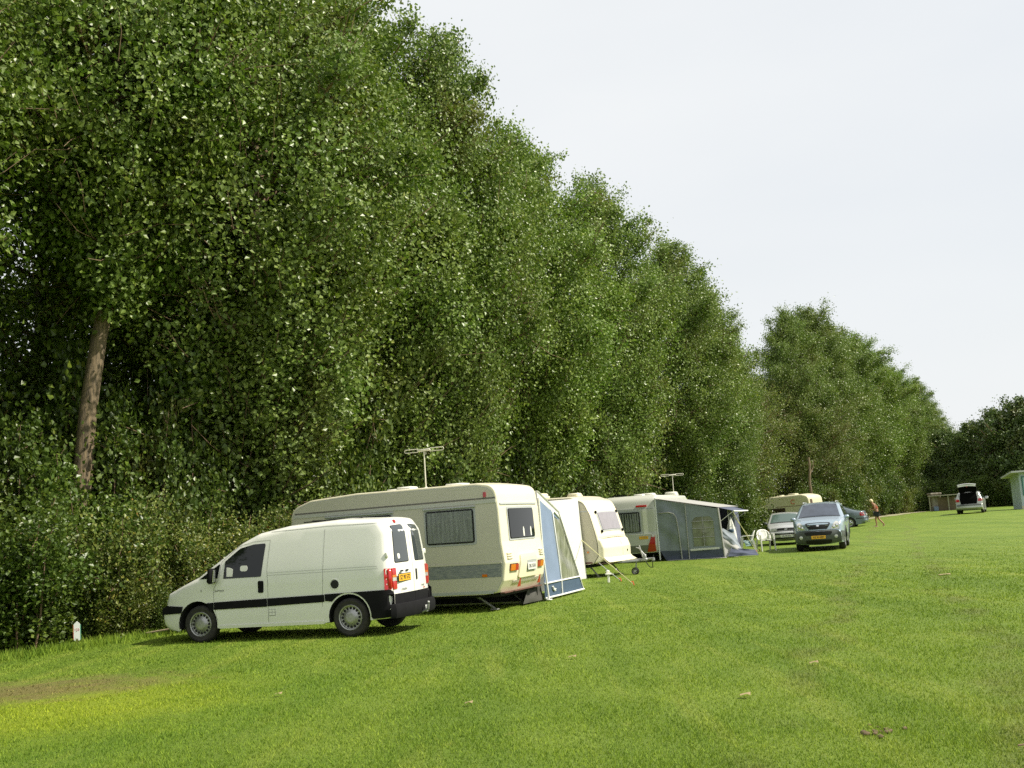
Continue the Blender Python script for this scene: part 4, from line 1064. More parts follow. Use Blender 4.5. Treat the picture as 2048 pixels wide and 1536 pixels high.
def plate(root, x, z, d, txt, mt='plate_yellow', w=.50, h=.11, y=0, size=.085):
    mb = MB(); mb.box((x, y, z), (.012, w, h), bev=.003); p = mb.build('number_plate', M[mt], root)
    text(txt, size, (x + .008 * d, y, z), (d, 0, 0), M['ink'], p, bold=.002)

# SUV
def make_suv():
    def W(x, z):
        w = .93
        if z > 1.10: w -= .235 * ((z - 1.10) / .62)
        if x > 1.3: w -= .16 * ((x - 1.3) / .95) ** 2.4
        if x < -1.6: w -= .08 * ((-1.6 - x) / .75) ** 2
        if z < .45: w -= .03
        return w
    top = [(2.14, .26), (2.23, .36, .05), (2.25, .66, .05), (2.20, .72, .03), (2.17, .96, .07), (1.98, 1.08, .12), (1.0, 1.20, .1), (.10, 1.68, .2), (-.5, 1.735, .4), (-1.5, 1.71, .3), (-2.02, 1.62, .1), (-2.25, 1.12, .1), (-2.31, .75, .05), (-2.34, .45, .06), (-2.25, .30)]
    sg_ = [[(.88, 1.16), (.12, 1.58, .04), (-.28, 1.60), (-.28, 1.16)], [(-.34, 1.16), (-.34, 1.60), (-1.12, 1.585), (-1.18, 1.16)], [(-1.25, 1.18), (-1.20, 1.57), (-1.82, 1.52, .05), (-2.05, 1.20, .05)]]
    root, sh = car('suv_car', (11.53, 42.80, ground_z(11.5, 42.8)), R(-108.9), top, W, (1.36, -1.36), .36, 'silver_blue', sg_, clear=.27, r=.09, bulge=(.12, .03, .05), label='light blue off-road car facing us beside the white plastic chairs', tw=.235)
    sh.cap([((1.02, 1.21), -.76), ((1.02, 1.21), .76), ((.14, 1.665), .62), ((.14, 1.665), -.62)], 'windscreen', mat('windscreen', (.055, .07, .10), .05, spec=.8, var=.4, vscale=3), root, off=.005, r=.05)
    sh.cap([((1.06, 1.19), -.78), ((1.06, 1.19), .78), ((1.0, 1.205), .76), ((1.0, 1.205), -.76)], 'wiper_cowl', M['black'], root, off=.008, g=.1)
    # bonnet creases and grille
    g = sh.cap([((2.195, .76), -.32), ((2.165, .97), -.46), ((2.165, .97), .46), ((2.195, .76), .32)], 'grille', M['black'], root, off=.015, r=.03)
    for z in (.84, .91):
        mb = MB(); mb.box((2.285, 0, z), (.012, .62 + (z - .84) * 1.5, .012)); mb.build('grille_bar', M['chrome'], g)
    mb = MB(); mb.lathe([(.001, .02), (.05, .018), (.09, .008), (.1, 0)], c=(0, 0, 0), axis='x', n=20); e = mb.build('emblem', M['chrome'], root, smooth=50); e.location = (2.295, 0, .88); e.scale = (1, 1, .6)
    for s in (1, -1):
        h = sh.cap([((2.20, .755), s * .44), ((2.165, .96), s * .57), ((2.06, 1.03), s * .66), ((2.10, .98), s * .74), ((2.20, .76), s * .76)], 'headlight', M['clear_lens'], root, off=.012, g=.06, r=.03)
        for (yy, zz, rr) in ((.56, .83, .055), (.66, .88, .06)):
            P = sh.toppt([sh.S(2.19, zz)], [s * yy], .012)[0]
            mb = MB(); mb.lathe([(rr, 0), (rr * .8, .012), (.001, .014)], axis='x', c=P, n=14); mb.build('reflector_bowl', M['chrome'], h, smooth=50)
        P = sh.toppt([sh.S(2.25, .50)], [s * .62], .03)[0]
        mb = MB(); mb.lathe([(.085, -.02), (.085, .012), (.07, .014)], axis='x', c=P, n=18); f = mb.build('fog_lamp_ring', M['car_trim'], root, smooth=40)
        mb = MB(); mb.lathe([(.068, .0), (.06, .02), (.001, .03)], axis='x', c=P, n=18); mb.build('fog_lamp', M['clear_lens'], f, smooth=40)
        mirror(root, .86, .88, 1.16, s, 'silver_blue', .95)
        # cladding along the sides and wheel arch lips
        sh.side([(-2.28, .32), (-2.30, .62), (-1.80, .62), (-1.78, .32)], s, 'side_cladding', M['car_trim'], root, off=.012, r=.02)
        sh.side([(-.93, .28), (-.93, .56), (.93, .56), (.93, .28)], s, 'side_cladding', M['car_trim'], root, off=.014, r=.02)
        sh.side([(1.78, .30), (1.80, .66), (2.16, .69), (2.22, .60), (2.2, .34)], s, 'side_cladding', M['car_trim'], root, off=.012, r=.02)
        for cx in (1.36, -1.36):
            a = np.linspace(.25, PI - .25, 14)
            sh.side([(cx + .50 * math.cos(t), .37 + .50 * math.sin(t)) for t in a] + [(cx + .425 * math.cos(t), .37 + .425 * math.sin(t)) for t in a[::-1]], s, 'arch_lip', M['car_trim'], root, off=.02, g=.06)
        mb = MB(); mb.tube([(.15, s * .60, 1.72), (.05, s * .61, 1.775), (-1.6, s * .61, 1.76), (-1.75, s * .60, 1.70)], .02, 8); mb.build('roof_rail', M['silver'], root, smooth=50)
        for z in (.95,): sh.side([(-.15, z), (-.15, z + .04), (.05, z + .04), (.05, z)], s, 'door_handle', M['silver_blue'], root, off=.02, r=.01)
        seam(sh, [(.92, .6), (.90, 1.15)], s, root); seam(sh, [(-.31, .6), (-.31, 1.65)], s, root)
        sh.cap([((-2.30, .80), s * .62), ((-2.22, 1.15), s * .62), ((-2.22, 1.15), s * .80), ((-2.30, .80), s * .82)], 'tail_lamp', M['red_lens'], root, off=.01)
    sh.cap([((2.17, .30), -.80), ((2.17, .30), .80), ((2.245, .60), .80), ((2.215, .70), .72), ((2.215, .70), -.72), ((2.245, .60), -.80)], 'front_bumper', M['car_trim'], root, off=.022, r=.05, g=.08)
    b = sh.cap([((2.25, .57), -.44), ((2.25, .66), -.50), ((2.25, .66), .50), ((2.25, .57), .44)], 'bumper_intake', M['black'], root, off=.03, r=.02)
    sh.cap([((2.22, .29), -.42), ((2.24, .40), -.48), ((2.24, .40), .48), ((2.22, .29), .42)], 'lower_intake', M['black'], root, off=.03, r=.03)
    plate(root, 2.415, .49, 1, 'RZ 94 690')
    sh.cap([((-2.24, 1.14), -.62), ((-2.24, 1.14), .62), ((-2.05, 1.58), .55), ((-2.05, 1.58), -.55)], 'rear_window', M['glass_car'], root, off=.005, r=.05)
    mb = MB(); mb.box((.96, -.60, 1.235), (.01, .09, .04)); mb.build('window_sticker', M['decal'], root)
    return root
make_suv()

def make_hatch():
    def W(x, z):
        w = .80
        if z > .88: w -= .20 * ((z - .88) / .5)
        if x > 1.1: w -= .10 * ((x - 1.1) / .75) ** 2.2
        if x < -1.4: w -= .08 * ((-1.4 - x) / .6) ** 2
        return w
    top = [(1.80, .22), (1.87, .30, .04), (1.88, .56, .03), (1.80, .60, .02), (1.77, .74, .05), (1.55, .83, .1), (.85, .94, .08), (.15, 1.34, .15), (-.3, 1.39, .3), (-1.3, 1.35, .2), (-1.75, .98, .1), (-1.93, .85, .05), (-1.97, .45, .05), (-1.9, .28)]
    sg_ = [[(.72, .93), (.16, 1.26, .04), (-.25, 1.29), (-.25, .93)], [(-.31, .93), (-.31, 1.29), (-1.05, 1.27, .04), (-1.35, .95)]]
    root, sh = car('hatchback_car', (11.95, 50.45, ground_z(11.9, 50.4)), R(-103.4), top, W, (1.17, -1.22), .29, 'silver', sg_, clear=.2, r=.06, bulge=(.10, .03, .05), label='small silver hatchback half hidden behind the light blue off-road car', tw=.17, holes=8)
    sh.cap([((.84, .95), -.66), ((.84, .95), .66), ((.19, 1.325), .53), ((.19, 1.325), -.53)], 'windscreen', M['glass_green'], root, off=.005, r=.05)
    sh.cap([((.88, .94), -.68), ((.88, .94), .68), ((.82, .965), .67), ((.82, .965), -.67)], 'wiper_cowl', M['black'], root, off=.007, g=.1)
    mb = MB(); mb.tube([(.42, .40, 1.03), (.35, .14, 1.03), (.32, .14, 1.16), (.36, .40, 1.16)], .02, 6, closed=True); mb.build('headrest_frame', M['silver'], root)
    sh.cap([((1.80, .63), -.38), ((1.775, .72), -.38), ((1.775, .72), .38), ((1.80, .63), .38)], 'grille', M['black'], root, off=.01, r=.02)
    P = sh.toppt([sh.S(1.79, .675)], [0], .02)[0]
    mb = MB(); mb.tube([Vector(P) + Vector((0, .055 * math.cos(a), .035 * math.sin(a))) for a in np.linspace(0, 2 * PI, 13)[:-1]], .008, 5, closed=True); mb.build('emblem', M['chrome'], root)
    for s in (1, -1):
        sh.cap([((1.80, .62), s * .40), ((1.775, .735), s * .40), ((1.75, .745), s * .66), ((1.80, .63), s * .68)], 'headlight', M['clear_lens'], root, off=.008, r=.02)
        sh.side([(1.55, .62), (1.52, .73), (1.72, .72), (1.76, .62)], s, 'indicator', M['amber_lens'], root, off=.008)
        mirror(root, .72, .77, .96, s, 'car_trim', .9)
        sh.side([(-.75, .42), (-.75, .50), (.72, .50), (.72, .42)], s, 'rub_strip', M['car_trim'], root, off=.015, r=.01)
        seam(sh, [(.75, .3), (.72, .9)], s, root)
    for z, hh in ((.46, .055), (.30, .05)):
        sh.cap([((1.875, z), -.60), ((1.875, z + hh), -.60), ((1.875, z + hh), .60), ((1.875, z), .60)], 'bumper_intake', M['black'], root, off=.012, r=.01)
    sh.cap([((1.87, .23), -.66), ((1.88, .27), -.70), ((1.88, .27), .70), ((1.87, .23), .66)], 'air_dam', M['black'], root, off=.012)
    plate(root, 1.995, .40, 1, 'UL 94 522', 'plate_white')
    sh.cap([((-1.72, 1.0), -.55), ((-1.72, 1.0), .55), ((-1.36, 1.31), .48), ((-1.36, 1.31), -.48)], 'rear_window', M['glass_car'], root, off=.005, r=.05)
make_hatch()

def make_sedan():
    def W(x, z):
        w = .88
        if z > .92: w -= .24 * ((z - .92) / .5)
        if x > 1.5: w -= .16 * ((x - 1.5) / .85) ** 2.2
        if x < -1.5: w -= .13 * ((-1.5 - x) / .75) ** 2
        return w
    top = [(2.25, .25), (2.33, .35, .04), (2.33, .56, .05), (2.15, .76, .1), (1.1, .95, .1), (.35, 1.37, .15), (-.25, 1.43, .3), (-.9, 1.37, .3), (-1.72, 1.07, .15), (-2.12, 1.02, .06), (-2.22, .70, .05), (-2.27, .66, .02), (-2.30, .42, .06), (-2.2, .30)]
    sg_ = [[(.95, .97), (.36, 1.29, .04), (-.12, 1.35), (-.12, .97)], [(-.18, .97), (-.18, 1.35), (-.75, 1.31, .1), (-1.15, 1.14, .05), (-1.2, .99)]]
    root, sh = car('sedan_car', (20.15, 72.5, ground_z(20.2, 72.5)), R(155), top, W, (1.38, -1.32), .32, 'sea_green', sg_, clear=.2, r=.07, label='grey-green saloon behind the light blue off-road car with its tail showing', tw=.2)
    sh.cap([((-.98, 1.34), -.56), ((-.98, 1.34), .56), ((-1.66, 1.11), .64), ((-1.66, 1.11), -.64)], 'rear_window', M['glass_car'], root, off=.005, r=.05)
    sh.cap([((1.08, .97), -.68), ((1.08, .97), .68), ((.40, 1.36), .56), ((.40, 1.36), -.56)], 'windscreen', M['glass_car'], root, off=.005, r=.05)
    for s in (1, -1):
        l = sh.side([(-1.97, .74), (-1.97, .94), (-2.12, .95), (-2.17, .74)], s, 'tail_lamp', M['red_lens'], root, off=.008, r=.02)
        sh.cap([((-2.21, .74), s * .76), ((-2.15, .94), s * .74), ((-2.15, .94), s * .50), ((-2.21, .74), s * .54)], 'tail_lamp', M['red_lens'], root, off=.008, r=.02)
        sh.cap([((-2.195, .80), s * .66), ((-2.165, .90), s * .66), ((-2.165, .90), s * .56), ((-2.195, .80), s * .56)], 'reversing_lamp', M['clear_lens'], root, off=.014, r=.02)
        sh.cap([((2.30, .55), s * .45), ((2.18, .74), s * .45), ((2.15, .74), s * .70), ((2.30, .58), s * .74)], 'headlight', M['clear_lens'], root, off=.008, r=.02)
        sh.side([(-.85, .50), (-.85, .56), (.93, .56), (.93, .50)], s, 'rub_strip', M['car_trim'], root, off=.012, r=.01)
        sh.side([(-2.28, .56), (-2.28, .60), (-1.72, .60), (-1.72, .56)], s, 'bumper_strip', M['black'], root, off=.012, r=.01)
        mirror(root, .80, .84, 1.0, s, 'sea_green')
        seam(sh, [(-.15, .3), (-.15, 1.38)], s, root); seam(sh, [(.95, .3), (.92, .95)], s, root)
    sh.cap([((-2.285, .56), -.72), ((-2.27, .60), -.72), ((-2.27, .60), .72), ((-2.285, .56), .72)], 'bumper_strip', M['black'], root, off=.012, r=.01)
    plate(root, -2.275, .80, -1, 'TV 51 204', 'plate_white')
    mb = MB(); mb.tube([(-2.1, 0, .32), (-2.42, 0, .32), (-2.46, 0, .42)], .02, 8); mb.build('tow_bar', M['zinc'], root)
make_sedan()

def make_estate():
    loc = (30.8, 76.0, ground_z(30.8, 76.0)); rz = R(64.4)
    def W(x, z):
        w = .86
        if z > .95: w -= .22 * ((z - .95) / .5)
        if x > 1.4: w -= .16 * ((x - 1.4) / .85) ** 2.2
        if x < -1.7: w -= .05 * ((-1.7 - x) / .6) ** 2
        return w
    top = [(2.15, .25), (2.25, .35, .04), (2.24, .58, .05), (2.1, .74, .1), (1.05, .95, .1), (.35, 1.38, .15), (-.2, 1.45, .3), (-1.6, 1.42, .2), (-1.92, 1.36, .05), (-2.12, .97, .05), (-2.19, .62, .03), (-2.27, .58, .02), (-2.30, .38, .06), (-2.2, .28)]
    sg_ = [[(.88, .98), (.36, 1.29, .04), (-.12, 1.35), (-.12, .98)], [(-.18, .98), (-.18, 1.35), (-.95, 1.34), (-.98, .98)], [(-1.05, .98), (-1.03, 1.34), (-1.68, 1.31, .04), (-1.95, 1.0, .04)]]
    root, sh = car('estate_car', loc, rz, top, W, (1.35, -1.33), .31, 'champagne', sg_, clear=.2, r=.07, label='pale silver estate car with its tailgate raised near the dark trees', tw=.19)
    # boot opening: dark hollow proud of the closed tail, framed by the raised tailgate
    sh.cap([((-2.19, .64), -.50), ((-2.19, .64), .50), ((-2.11, .98), .56), ((-1.90, 1.37), .50), ((-1.90, 1.37), -.50), ((-2.11, .98), -.56)], 'boot_opening', M['interior'], root, off=.022, r=.04)
    # tailgate raised, hinged at the roof edge
    tg = MB(); hx, hz = -1.93, 1.39
    g = []
    for i, (dx, dz, hw_) in enumerate([(0, 0, .54), (-.10, .14, .58), (-.22, .36, .60), (-.40, .52, .60), (-.52, .545, .585), (-.60, .50, .57)]):
        g.append([(hx + dx - .05 * (1 - t * t), hw_ * t, hz + dz + .07 * (1 - t * t)) for t in np.linspace(-1, 1, 9)])
    tg.sheet(g)
    tgo = tg.build('tailgate', M['champagne'], root, smooth=45)
    mb = MB(); g2 = [[(x - .03, y * .96, z - .035) for (x, y, z) in row] for row in g[:-1]]
    mb.sheet(g2); mb.build('tailgate_lining', M['interior'], tgo, smooth=45)
    mb = MB(); g3 = [[(hx - .60, .55 * t, hz + .50 + .05 * (1 - t * t)), (hx - .62, .55 * t, hz + .38 + .05 * (1 - t * t))] for t in np.linspace(-1, 1, 9)]
    mb.sheet(g3); mb.build('tailgate_lip', M['decal'], tgo, smooth=45)
    mb = MB(); mb.box((hx - .635, 0, hz + .40), (.02, .06, .05), bev=.01); mb.build('tailgate_latch', M['red_lens'], tgo)
    for s in (1, -1):
        mb = MB(); mb.tube([(-2.05, s * .58, 1.02), (hx - .28, s * .58, hz + .36)], .012, 6); mb.build('gas_strut', M['black'], tgo)
        sh.cap([((-2.17, .80), s * .56), ((-2.12, .96), s * .60), ((-2.10, .98), s * .77), ((-2.17, .80), s * .79)], 'tail_lamp', M['red_lens'], root, off=.012, r=.015)
        sh.side([(-1.93, .82), (-1.90, .96), (-2.09, .97), (-2.15, .82)], s, 'tail_lamp', M['red_lens'], root, off=.010, r=.015)
        mirror(root, .80, .88, 1.0, s, 'champagne', 1.2)
        sh.cap([((2.22, .55), s * .45), ((2.12, .72), s * .45), ((2.10, .72), s * .68), ((2.22, .58), s * .70)], 'headlight', M['clear_lens'], root, off=.008, r=.02)
    sh.cap([((-2.28, .52), -.76), ((-2.24, .59), -.76), ((-2.24, .59), .76), ((-2.28, .52), .76)], 'bumper_strip', M['car_trim'], root, off=.02, r=.01)
    mb = MB(); mb.box((-2.33, .0, .42), (.02, .05, .06)); mb.build('tow_cover', M['decal'], root)
make_estate()

# ------------------------------------------------------------------ mobile home at the right edge
def make_hut():
    gz = ground_z(35, 79)
    root = empty('mobile_home', (35.62, 79.0, gz), R(-14))
    tag(root, 'pale green clad holiday hut with low pitched roof and shuttered windows', 'hut')
    wall = mat('hut_wall', (.50, .58, .63), .6, var=.15, vscale=2, bump=.1)
    mb = MB(); mb.prism([(0, -.3), (3.4, -.3), (3.4, 2.34), (0, 2.57)], 0, 9.0, lambda u, v, h: (h, u, v)); w = mb.build('wall', wall, root)
    mb = MB()
    for i in range(60): mb.box((.15 * i + .075, -.009, 1.25), (.012, .018, 2.44))
    mb.build('wall_battens', wall, root)
    mb = MB(); mb.box((4.5, -.03, .12), (9.06, .05, .24)); mb.build('plinth', M['cream_old'], root)
    mb = MB()
    P = [(-.55, -.5, 2.62), (9.4, -.5, 2.62), (9.4, 3.9, 2.30), (-.55, 3.9, 2.30)]
    mb.add(P + [(x, y, z + .12) for x, y, z in P], [(0, 1, 2, 3), (4, 5, 6, 7), (0, 1, 5, 4), (1, 2, 6, 5), (2, 3, 7, 6), (3, 0, 4, 7)])
    mb.build('roof', mat('hut_roof', (.52, .52, .52), .7), root)
    for x0, x1, z0, z1 in ((.22, .34, 1.05, 2.25), (.55, 1.9, 1.25, 2.25), (3.0, 4.4, 1.25, 2.25)):
        f = MB().box(((x0 + x1) / 2, -.03, (z0 + z1) / 2), (x1 - x0 + .16, .06, z1 - z0 + .16), bev=.01).build('window', mat('hut_trim', (.04, .16, .14), .5), root)
        MB().box(((x0 + x1) / 2, -.066, (z0 + z1) / 2), (x1 - x0, .02, z1 - z0), bev=.004).build('pane', mat('hut_pane', (.32, .46, .48), .15), f)
make_hut()

# ------------------------------------------------------------------ things by the far hedge
def far_things():
    z = ground_z(38, 103)
    # brick gate pillar (pale, weathered)
    mb = MB(); mb.box((38.05, 102, z + .75), (.85, .8, 1.6), bev=.04); mb.box((38.05, 102, z + 1.6), (1.05, 1.0, .18), bev=.05)
    tag(mb.build('stone_pillar', mat('pillar_stone', (.30, .27, .22), .9, var=.6, vscale=1.5, vstretch=(4, 4, .8), col2=(.10, .085, .06), bump=.4, bscale=8), None), 'weathered pale pillar standing before the dark trees left of the estate car', 'pillar')
    root = empty('wooden_shelter', (38.9, 101, z), R(-20)); tag(root, 'low wooden bin shelter with pale frame beside the weathered pillar', 'shelter')
    wd = mat('shelter_wood', (.17, .13, .08), .8, var=.3, vscale=3); fr = mat('shelter_frame', (.30, .29, .22), .7)
    MB().box((0, .35, .62), (3.2, .08, 1.25)).build('back_board', wd, root)
    for x in (-1.6, 0, 1.6): MB().box((x, 0, .68), (.10, .10, 1.36), bev=.01).build('post', fr, root)
    MB().box((0, .1, 1.40), (3.45, .5, .09), bev=.01).build('top_rail', fr, root)
    MB().box((-1.1, .1, .22), (.42, .3, .42), bev=.05).build('blue_bin', M['canvas_blue'], root)
far_things()

# ------------------------------------------------------------------ plastic chairs
M['plastic_white'] = mat('plastic_white', (.72, .73, .66), .35, var=.06, vscale=4)
def make_chair(loc, rz, label):
    root = empty('garden_chair', loc, rz); tag(root, label, 'chair', 'white plastic garden chairs')
    # local: front = +x
    mb = MB(); g = []
    for i in range(7):
        u = i / 6; g.append([(-.20 + .43 * u, (.24 - .02 * u) * t, .44 - .03 * (1 - t * t) * math.sin(PI * u) - .01 * u) for t in np.linspace(-1, 1, 7)])
    mb.sheet(g); g = [[(x, y, z - .022) for (x, y, z) in r] for r in g]; mb.sheet(g); mb.build('seat', M['plastic_white'], root, smooth=40)
    mb = MB()
    def back(t, v):
        hw_ = .28 + .03 * math.sin(PI * v * .8)
        return (-.20 - .12 * v + .10 * t * t, hw_ * t * (1.0 - .12 * v * v), .45 + v * (.40 - .13 * abs(t) ** 3))
    vs_ = np.linspace(.0, 1, 9)
    for a_, b_ in ((-1, -.72), (-.62, .62), (.72, 1)): mb.sheet([[back(t, v) for v in vs_] for t in np.linspace(a_, b_, 3 if b_ - a_ < 1 else 9)])
    mb.sheet([[back(t, v) for v in (.80, .9, 1.0)] for t in np.linspace(-1, 1, 13)])
    o = mb.build('backrest', M['plastic_white'], root, smooth=50)
    md = o.modifiers.new('solid', 'SOLIDIFY'); md.thickness = .015
    for s in (-1, 1):
        mb = MB(); mb.sheet([[(-.24, s * .27, .66), (-.24, s * .24, .66)], [(-.05, s * .32, .665), (-.05, s * .26, .665)], [(.18, s * .33, .655), (.18, s * .27, .655)], [(.24, s * .30, .62), (.24, s * .26, .62)]])
        o = mb.build('armrest', M['plastic_white'], root, smooth=50); md = o.modifiers.new('solid', 'SOLIDIFY'); md.thickness = .02
        for x, xf, z1 in ((.21, .27, .64), (-.19, -.30, .46)):
            mb = MB(); w0, w1 = .05, .03
            mb.add([(x - w0, s * .29, z1), (x + w0, s * .29, z1), (x + w0, s * .25, z1), (x - w0, s * .25, z1), (xf - w1, s * .30, 0), (xf + w1, s * .30, 0), (xf + w1, s * .265, 0), (xf - w1, s * .265, 0)], [(0, 1, 2, 3), (4, 5, 6, 7), (0, 1, 5, 4), (1, 2, 6, 5), (2, 3, 7, 6), (3, 0, 4, 7)])
            mb.build('leg', M['plastic_white'], root)
    return root
make_chair((8.75, 43.4, 0), R(172), 'white plastic garden chair holding a towel at the dark awning')
make_chair((9.55, 43.9, 0), R(-80), 'white plastic garden chair facing us left of the parked cars')
# towel over the first chair
mb = MB(); cloth(mb, (8.55, 43.1, .47), (8.95, 43.15, .46), (8.98, 43.12, .30), (8.60, 43.07, .26), amp=.02, seed=50); cloth(mb, (8.55, 43.1, .47), (8.95, 43.15, .46), (8.90, 43.6, .47), (8.50, 43.55, .48), amp=.015, seed=51)
tag(mb.build('towel', mat('towel_mat', (.05, .16, .20), .95, var=1, vscale=6, col2=(.45, .55, .52)), None, smooth=60, recalc=False), 'teal and white towel lying on the seat of a white chair', 'towel')

# ------------------------------------------------------------------ small sign in front of the hedge
def sign():
    root = empty('pitch_marker', (-8.20, 20.35, 0), R(12)); tag(root, 'small white pointed pitch marker on a stake before the hedge', 'sign')
    poly = [(-.055, .12), (-.03, .10), (0, .155), (.03, .10), (.055, .12), (.055, .40), (0, .455), (-.055, .40)]
    MB().prism(poly, -.008, .008, lambda u, v, h: (u, h, v)).build('board', mat('sign_white', (.75, .78, .75), .5), root)
    for s, mt in ((-.062, 'peg'), (.062, 'sign_g')):
        m_ = M['peg'] if mt == 'peg' else mat('sign_green', (.05, .35, .2), .6)
        MB().box((s, 0, .26), (.006, .017, .26)).build('coloured_edge', m_, root)
    text('123', .06, (0, -.009, .30), (0, -1, 0), M['red_lens'], root)
    MB().box((0, .015, .08), (.028, .02, .30), bev=.004).build('stake', mat('stake_wood', (.35, .22, .14), .8), root)
sign()

# ------------------------------------------------------------------ walking person
def person():
    root = empty('person', (21.2, 66.3, ground_z(21.2, 66.3)), R(180 - 12))
    tag(root, 'person with short blond hair in orange top and dark shorts walking left', 'person')
    skin = mat('skin', (.36, .19, .11), .5, var=.1)
    # facing +x locally
    V = [(0, 0, .88), (.02, 0, 1.05), (.10, 0, 1.24), (.15, 0, 1.36), (.20, 0, 1.42), (.25, 0, 1.50), (.27, 0, 1.58),
         (.0, .10, .84), (.10, .10, .46), (.08, .10, .09), (.20, .11, .03),
         (.0, -.10, .84), (-.08, -.11, .48), (-.36, -.12, .15), (-.28, -.13, .04),
         (.12, .17, 1.33), (.10, .22, 1.06), (.27, .12, 1.03), (.34, .07, 1.08),
         (.12, -.17, 1.33), (.08, -.23, 1.06), (.26, -.11, 1.02), (.33, -.06, 1.07)]
    E = [(0, 1), (1, 2), (2, 3), (3, 4), (4, 5), (5, 6), (0, 7), (7, 8), (8, 9), (9, 10), (0, 11), (11, 12), (12, 13), (13, 14), (3, 15), (15, 16), (16, 17), (17, 18), (3, 19), (19, 20), (20, 21), (21, 22)]
    rad = [.15, .135, .15, .12, .055, .085, .09, .10, .058, .04, .035, .10, .058, .04, .035, .058, .042, .032, .03, .058, .042, .032, .03]
    def skinned(name, vs, es, rs, mt, parent, lv=2):
        me = bpy.data.meshes.new(name); me.from_pydata(vs, es, []); me.materials.append(mt)
        o = link(name, me, parent); sk = o.modifiers.new('skin', 'SKIN'); ss = o.modifiers.new('sub', 'SUBSURF'); ss.levels = lv; ss.render_levels = lv; sk.use_smooth_shade = True
        for i, r in enumerate(rs): me.skin_vertices[0].data[i].radius = (r, r)
        me.skin_vertices[0].data[0].use_root = True
        return o
    me = bpy.data.meshes.new('tmp')
    def mk(name, vs, es, rs, mt, parent):
        me = bpy.data.meshes.new(name); me.from_pydata(vs, es, []); me.materials.append(mt)
        o = link(name, me, parent)
        bm = bmesh.new(); bm.from_mesh(me); ly = bm.verts.layers.skin.verify()
        for v, r in zip(bm.verts, rs): v[ly].radius = (r, r); v[ly].use_root = False
        bm.verts.ensure_lookup_table(); bm.verts[0][ly].use_root = True
        bm.to_mesh(me); bm.free()
        sk = o.modifiers.new('skin', 'SKIN'); sk.use_smooth_shade = True
        ss = o.modifiers.new('sub', 'SUBSURF'); ss.levels = 2; ss.render_levels = 2
        return o
    # fingers join the hands as short chains
    n = len(V)
    for hidx, s in ((18, 1), (22, -1)):
        hx, hy, hz = V[hidx]
        for k, (dy, ln) in enumerate(((.03, .075), (.01, .085), (-.01, .08), (-.03, .06))):
            V.append((hx + .04, hy + dy, hz)); V.append((hx + ln, hy + dy * 1.1, hz - .02)); E += [(hidx, len(V) - 2), (len(V) - 2, len(V) - 1)]; rad += [.011, .009]
        V.append((hx + .02, hy - s * .045, hz + .03)); E.append((hidx, len(V) - 1)); rad += [.011]
    mk('body', V, E, rad, skin, root)
    hair = mat('blond_hair', (.62, .52, .30), .6)
    mb = MB(); g = []
    for i in range(9):
        a = i / 8 * PI * .62
        g.append([(.26 - .01 + .112 * math.sin(a) * math.cos(b) * 1.08, .105 * math.sin(a) * math.sin(b), 1.56 + .115 * math.cos(a) - (.03 if math.cos(b) < 0 else 0) * math.sin(a)) for b in np.linspace(0, 2 * PI, 17)])
    mb.sheet(g); mb.build('hair', hair, root, smooth=80)
    for s in (-1, 1):
        MB().lathe([(.001, -.006), (.009, 0), (.001, .008)], axis='x', c=(.352, s * .032, 1.56), n=8).build('eye', M['ink'], root)
    MB().tube([(.345, 0, 1.555), (.372, 0, 1.53), (.35, 0, 1.525)], .011, 6).build('nose', skin, root)
    MB().box((.352, 0, 1.492), (.012, .045, .010), bev=.003).build('mouth', mat('lips', (.35, .10, .08), .5), root)
    top_ = mk('top', [(.01, 0, 1.02), (.03, 0, 1.10), (.095, 0, 1.24), (.125, 0, 1.31)], [(0, 1), (1, 2), (2, 3)], [.155, .15, .165, .12], mat('orange_top', (.42, .10, .035), .8, var=1, vscale=9, col2=(.03, .015, .02)), root)
    mk('shorts', [(0, 0, .93), (.0, .09, .84), (.07, .10, .55), (0, -.09, .84), (-.06, -.11, .55)], [(0, 1), (1, 2), (0, 3), (3, 4)], [.19, .165, .15, .165, .15], mat('dark_shorts', (.02, .025, .035), .85), root)
    for (x, y, z, a) in ((.13, .105, .022, 0), (-.33, -.125, .05, .6)):
        mb = MB(); mb.box((0, 0, 0), (.25, .09, .035), bev=.014); o = mb.build('sandal', mat('sandal_mat', (.45, .33, .25), .7), root); o.location = (x, y, z); o.rotation_euler = (0, a, 0)
person()
# ------------------------------------------------------------------ foliage
def leafcloud(C, N, size, rg, up=.35, droop=0.0, jit=None):
    """one folded-diamond leaf (4 corners) per centre; C centres, N preferred normals"""
    n = len(C)
    nr = rg.normal(size=(n, 3)); nr /= np.linalg.norm(nr, axis=1)[:, None]
    nn = nr + N * up; nn /= np.linalg.norm(nn, axis=1)[:, None]
    a = rg.normal(size=(n, 3)); a[:, 2] -= droop; a -= nn * (a * nn).sum(1)[:, None]; a /= np.linalg.norm(a, axis=1)[:, None] + 1e-9
    b = np.cross(nn, a)
    s = size * rg.uniform(.5, 1.35, n)[:, None]
    V = np.empty((n, 4, 3))
    V[:, 0] = C - a * s * .5
    V[:, 1] = C + b * s * .42 - a * s * .08 + nn * s * .10
    V[:, 2] = C + a * s * .58
    V[:, 3] = C - b * s * .42 - a * s * .08 + nn * s * .10
    F = np.arange(n * 4).reshape(n, 4)
    return V.reshape(-1, 3), F

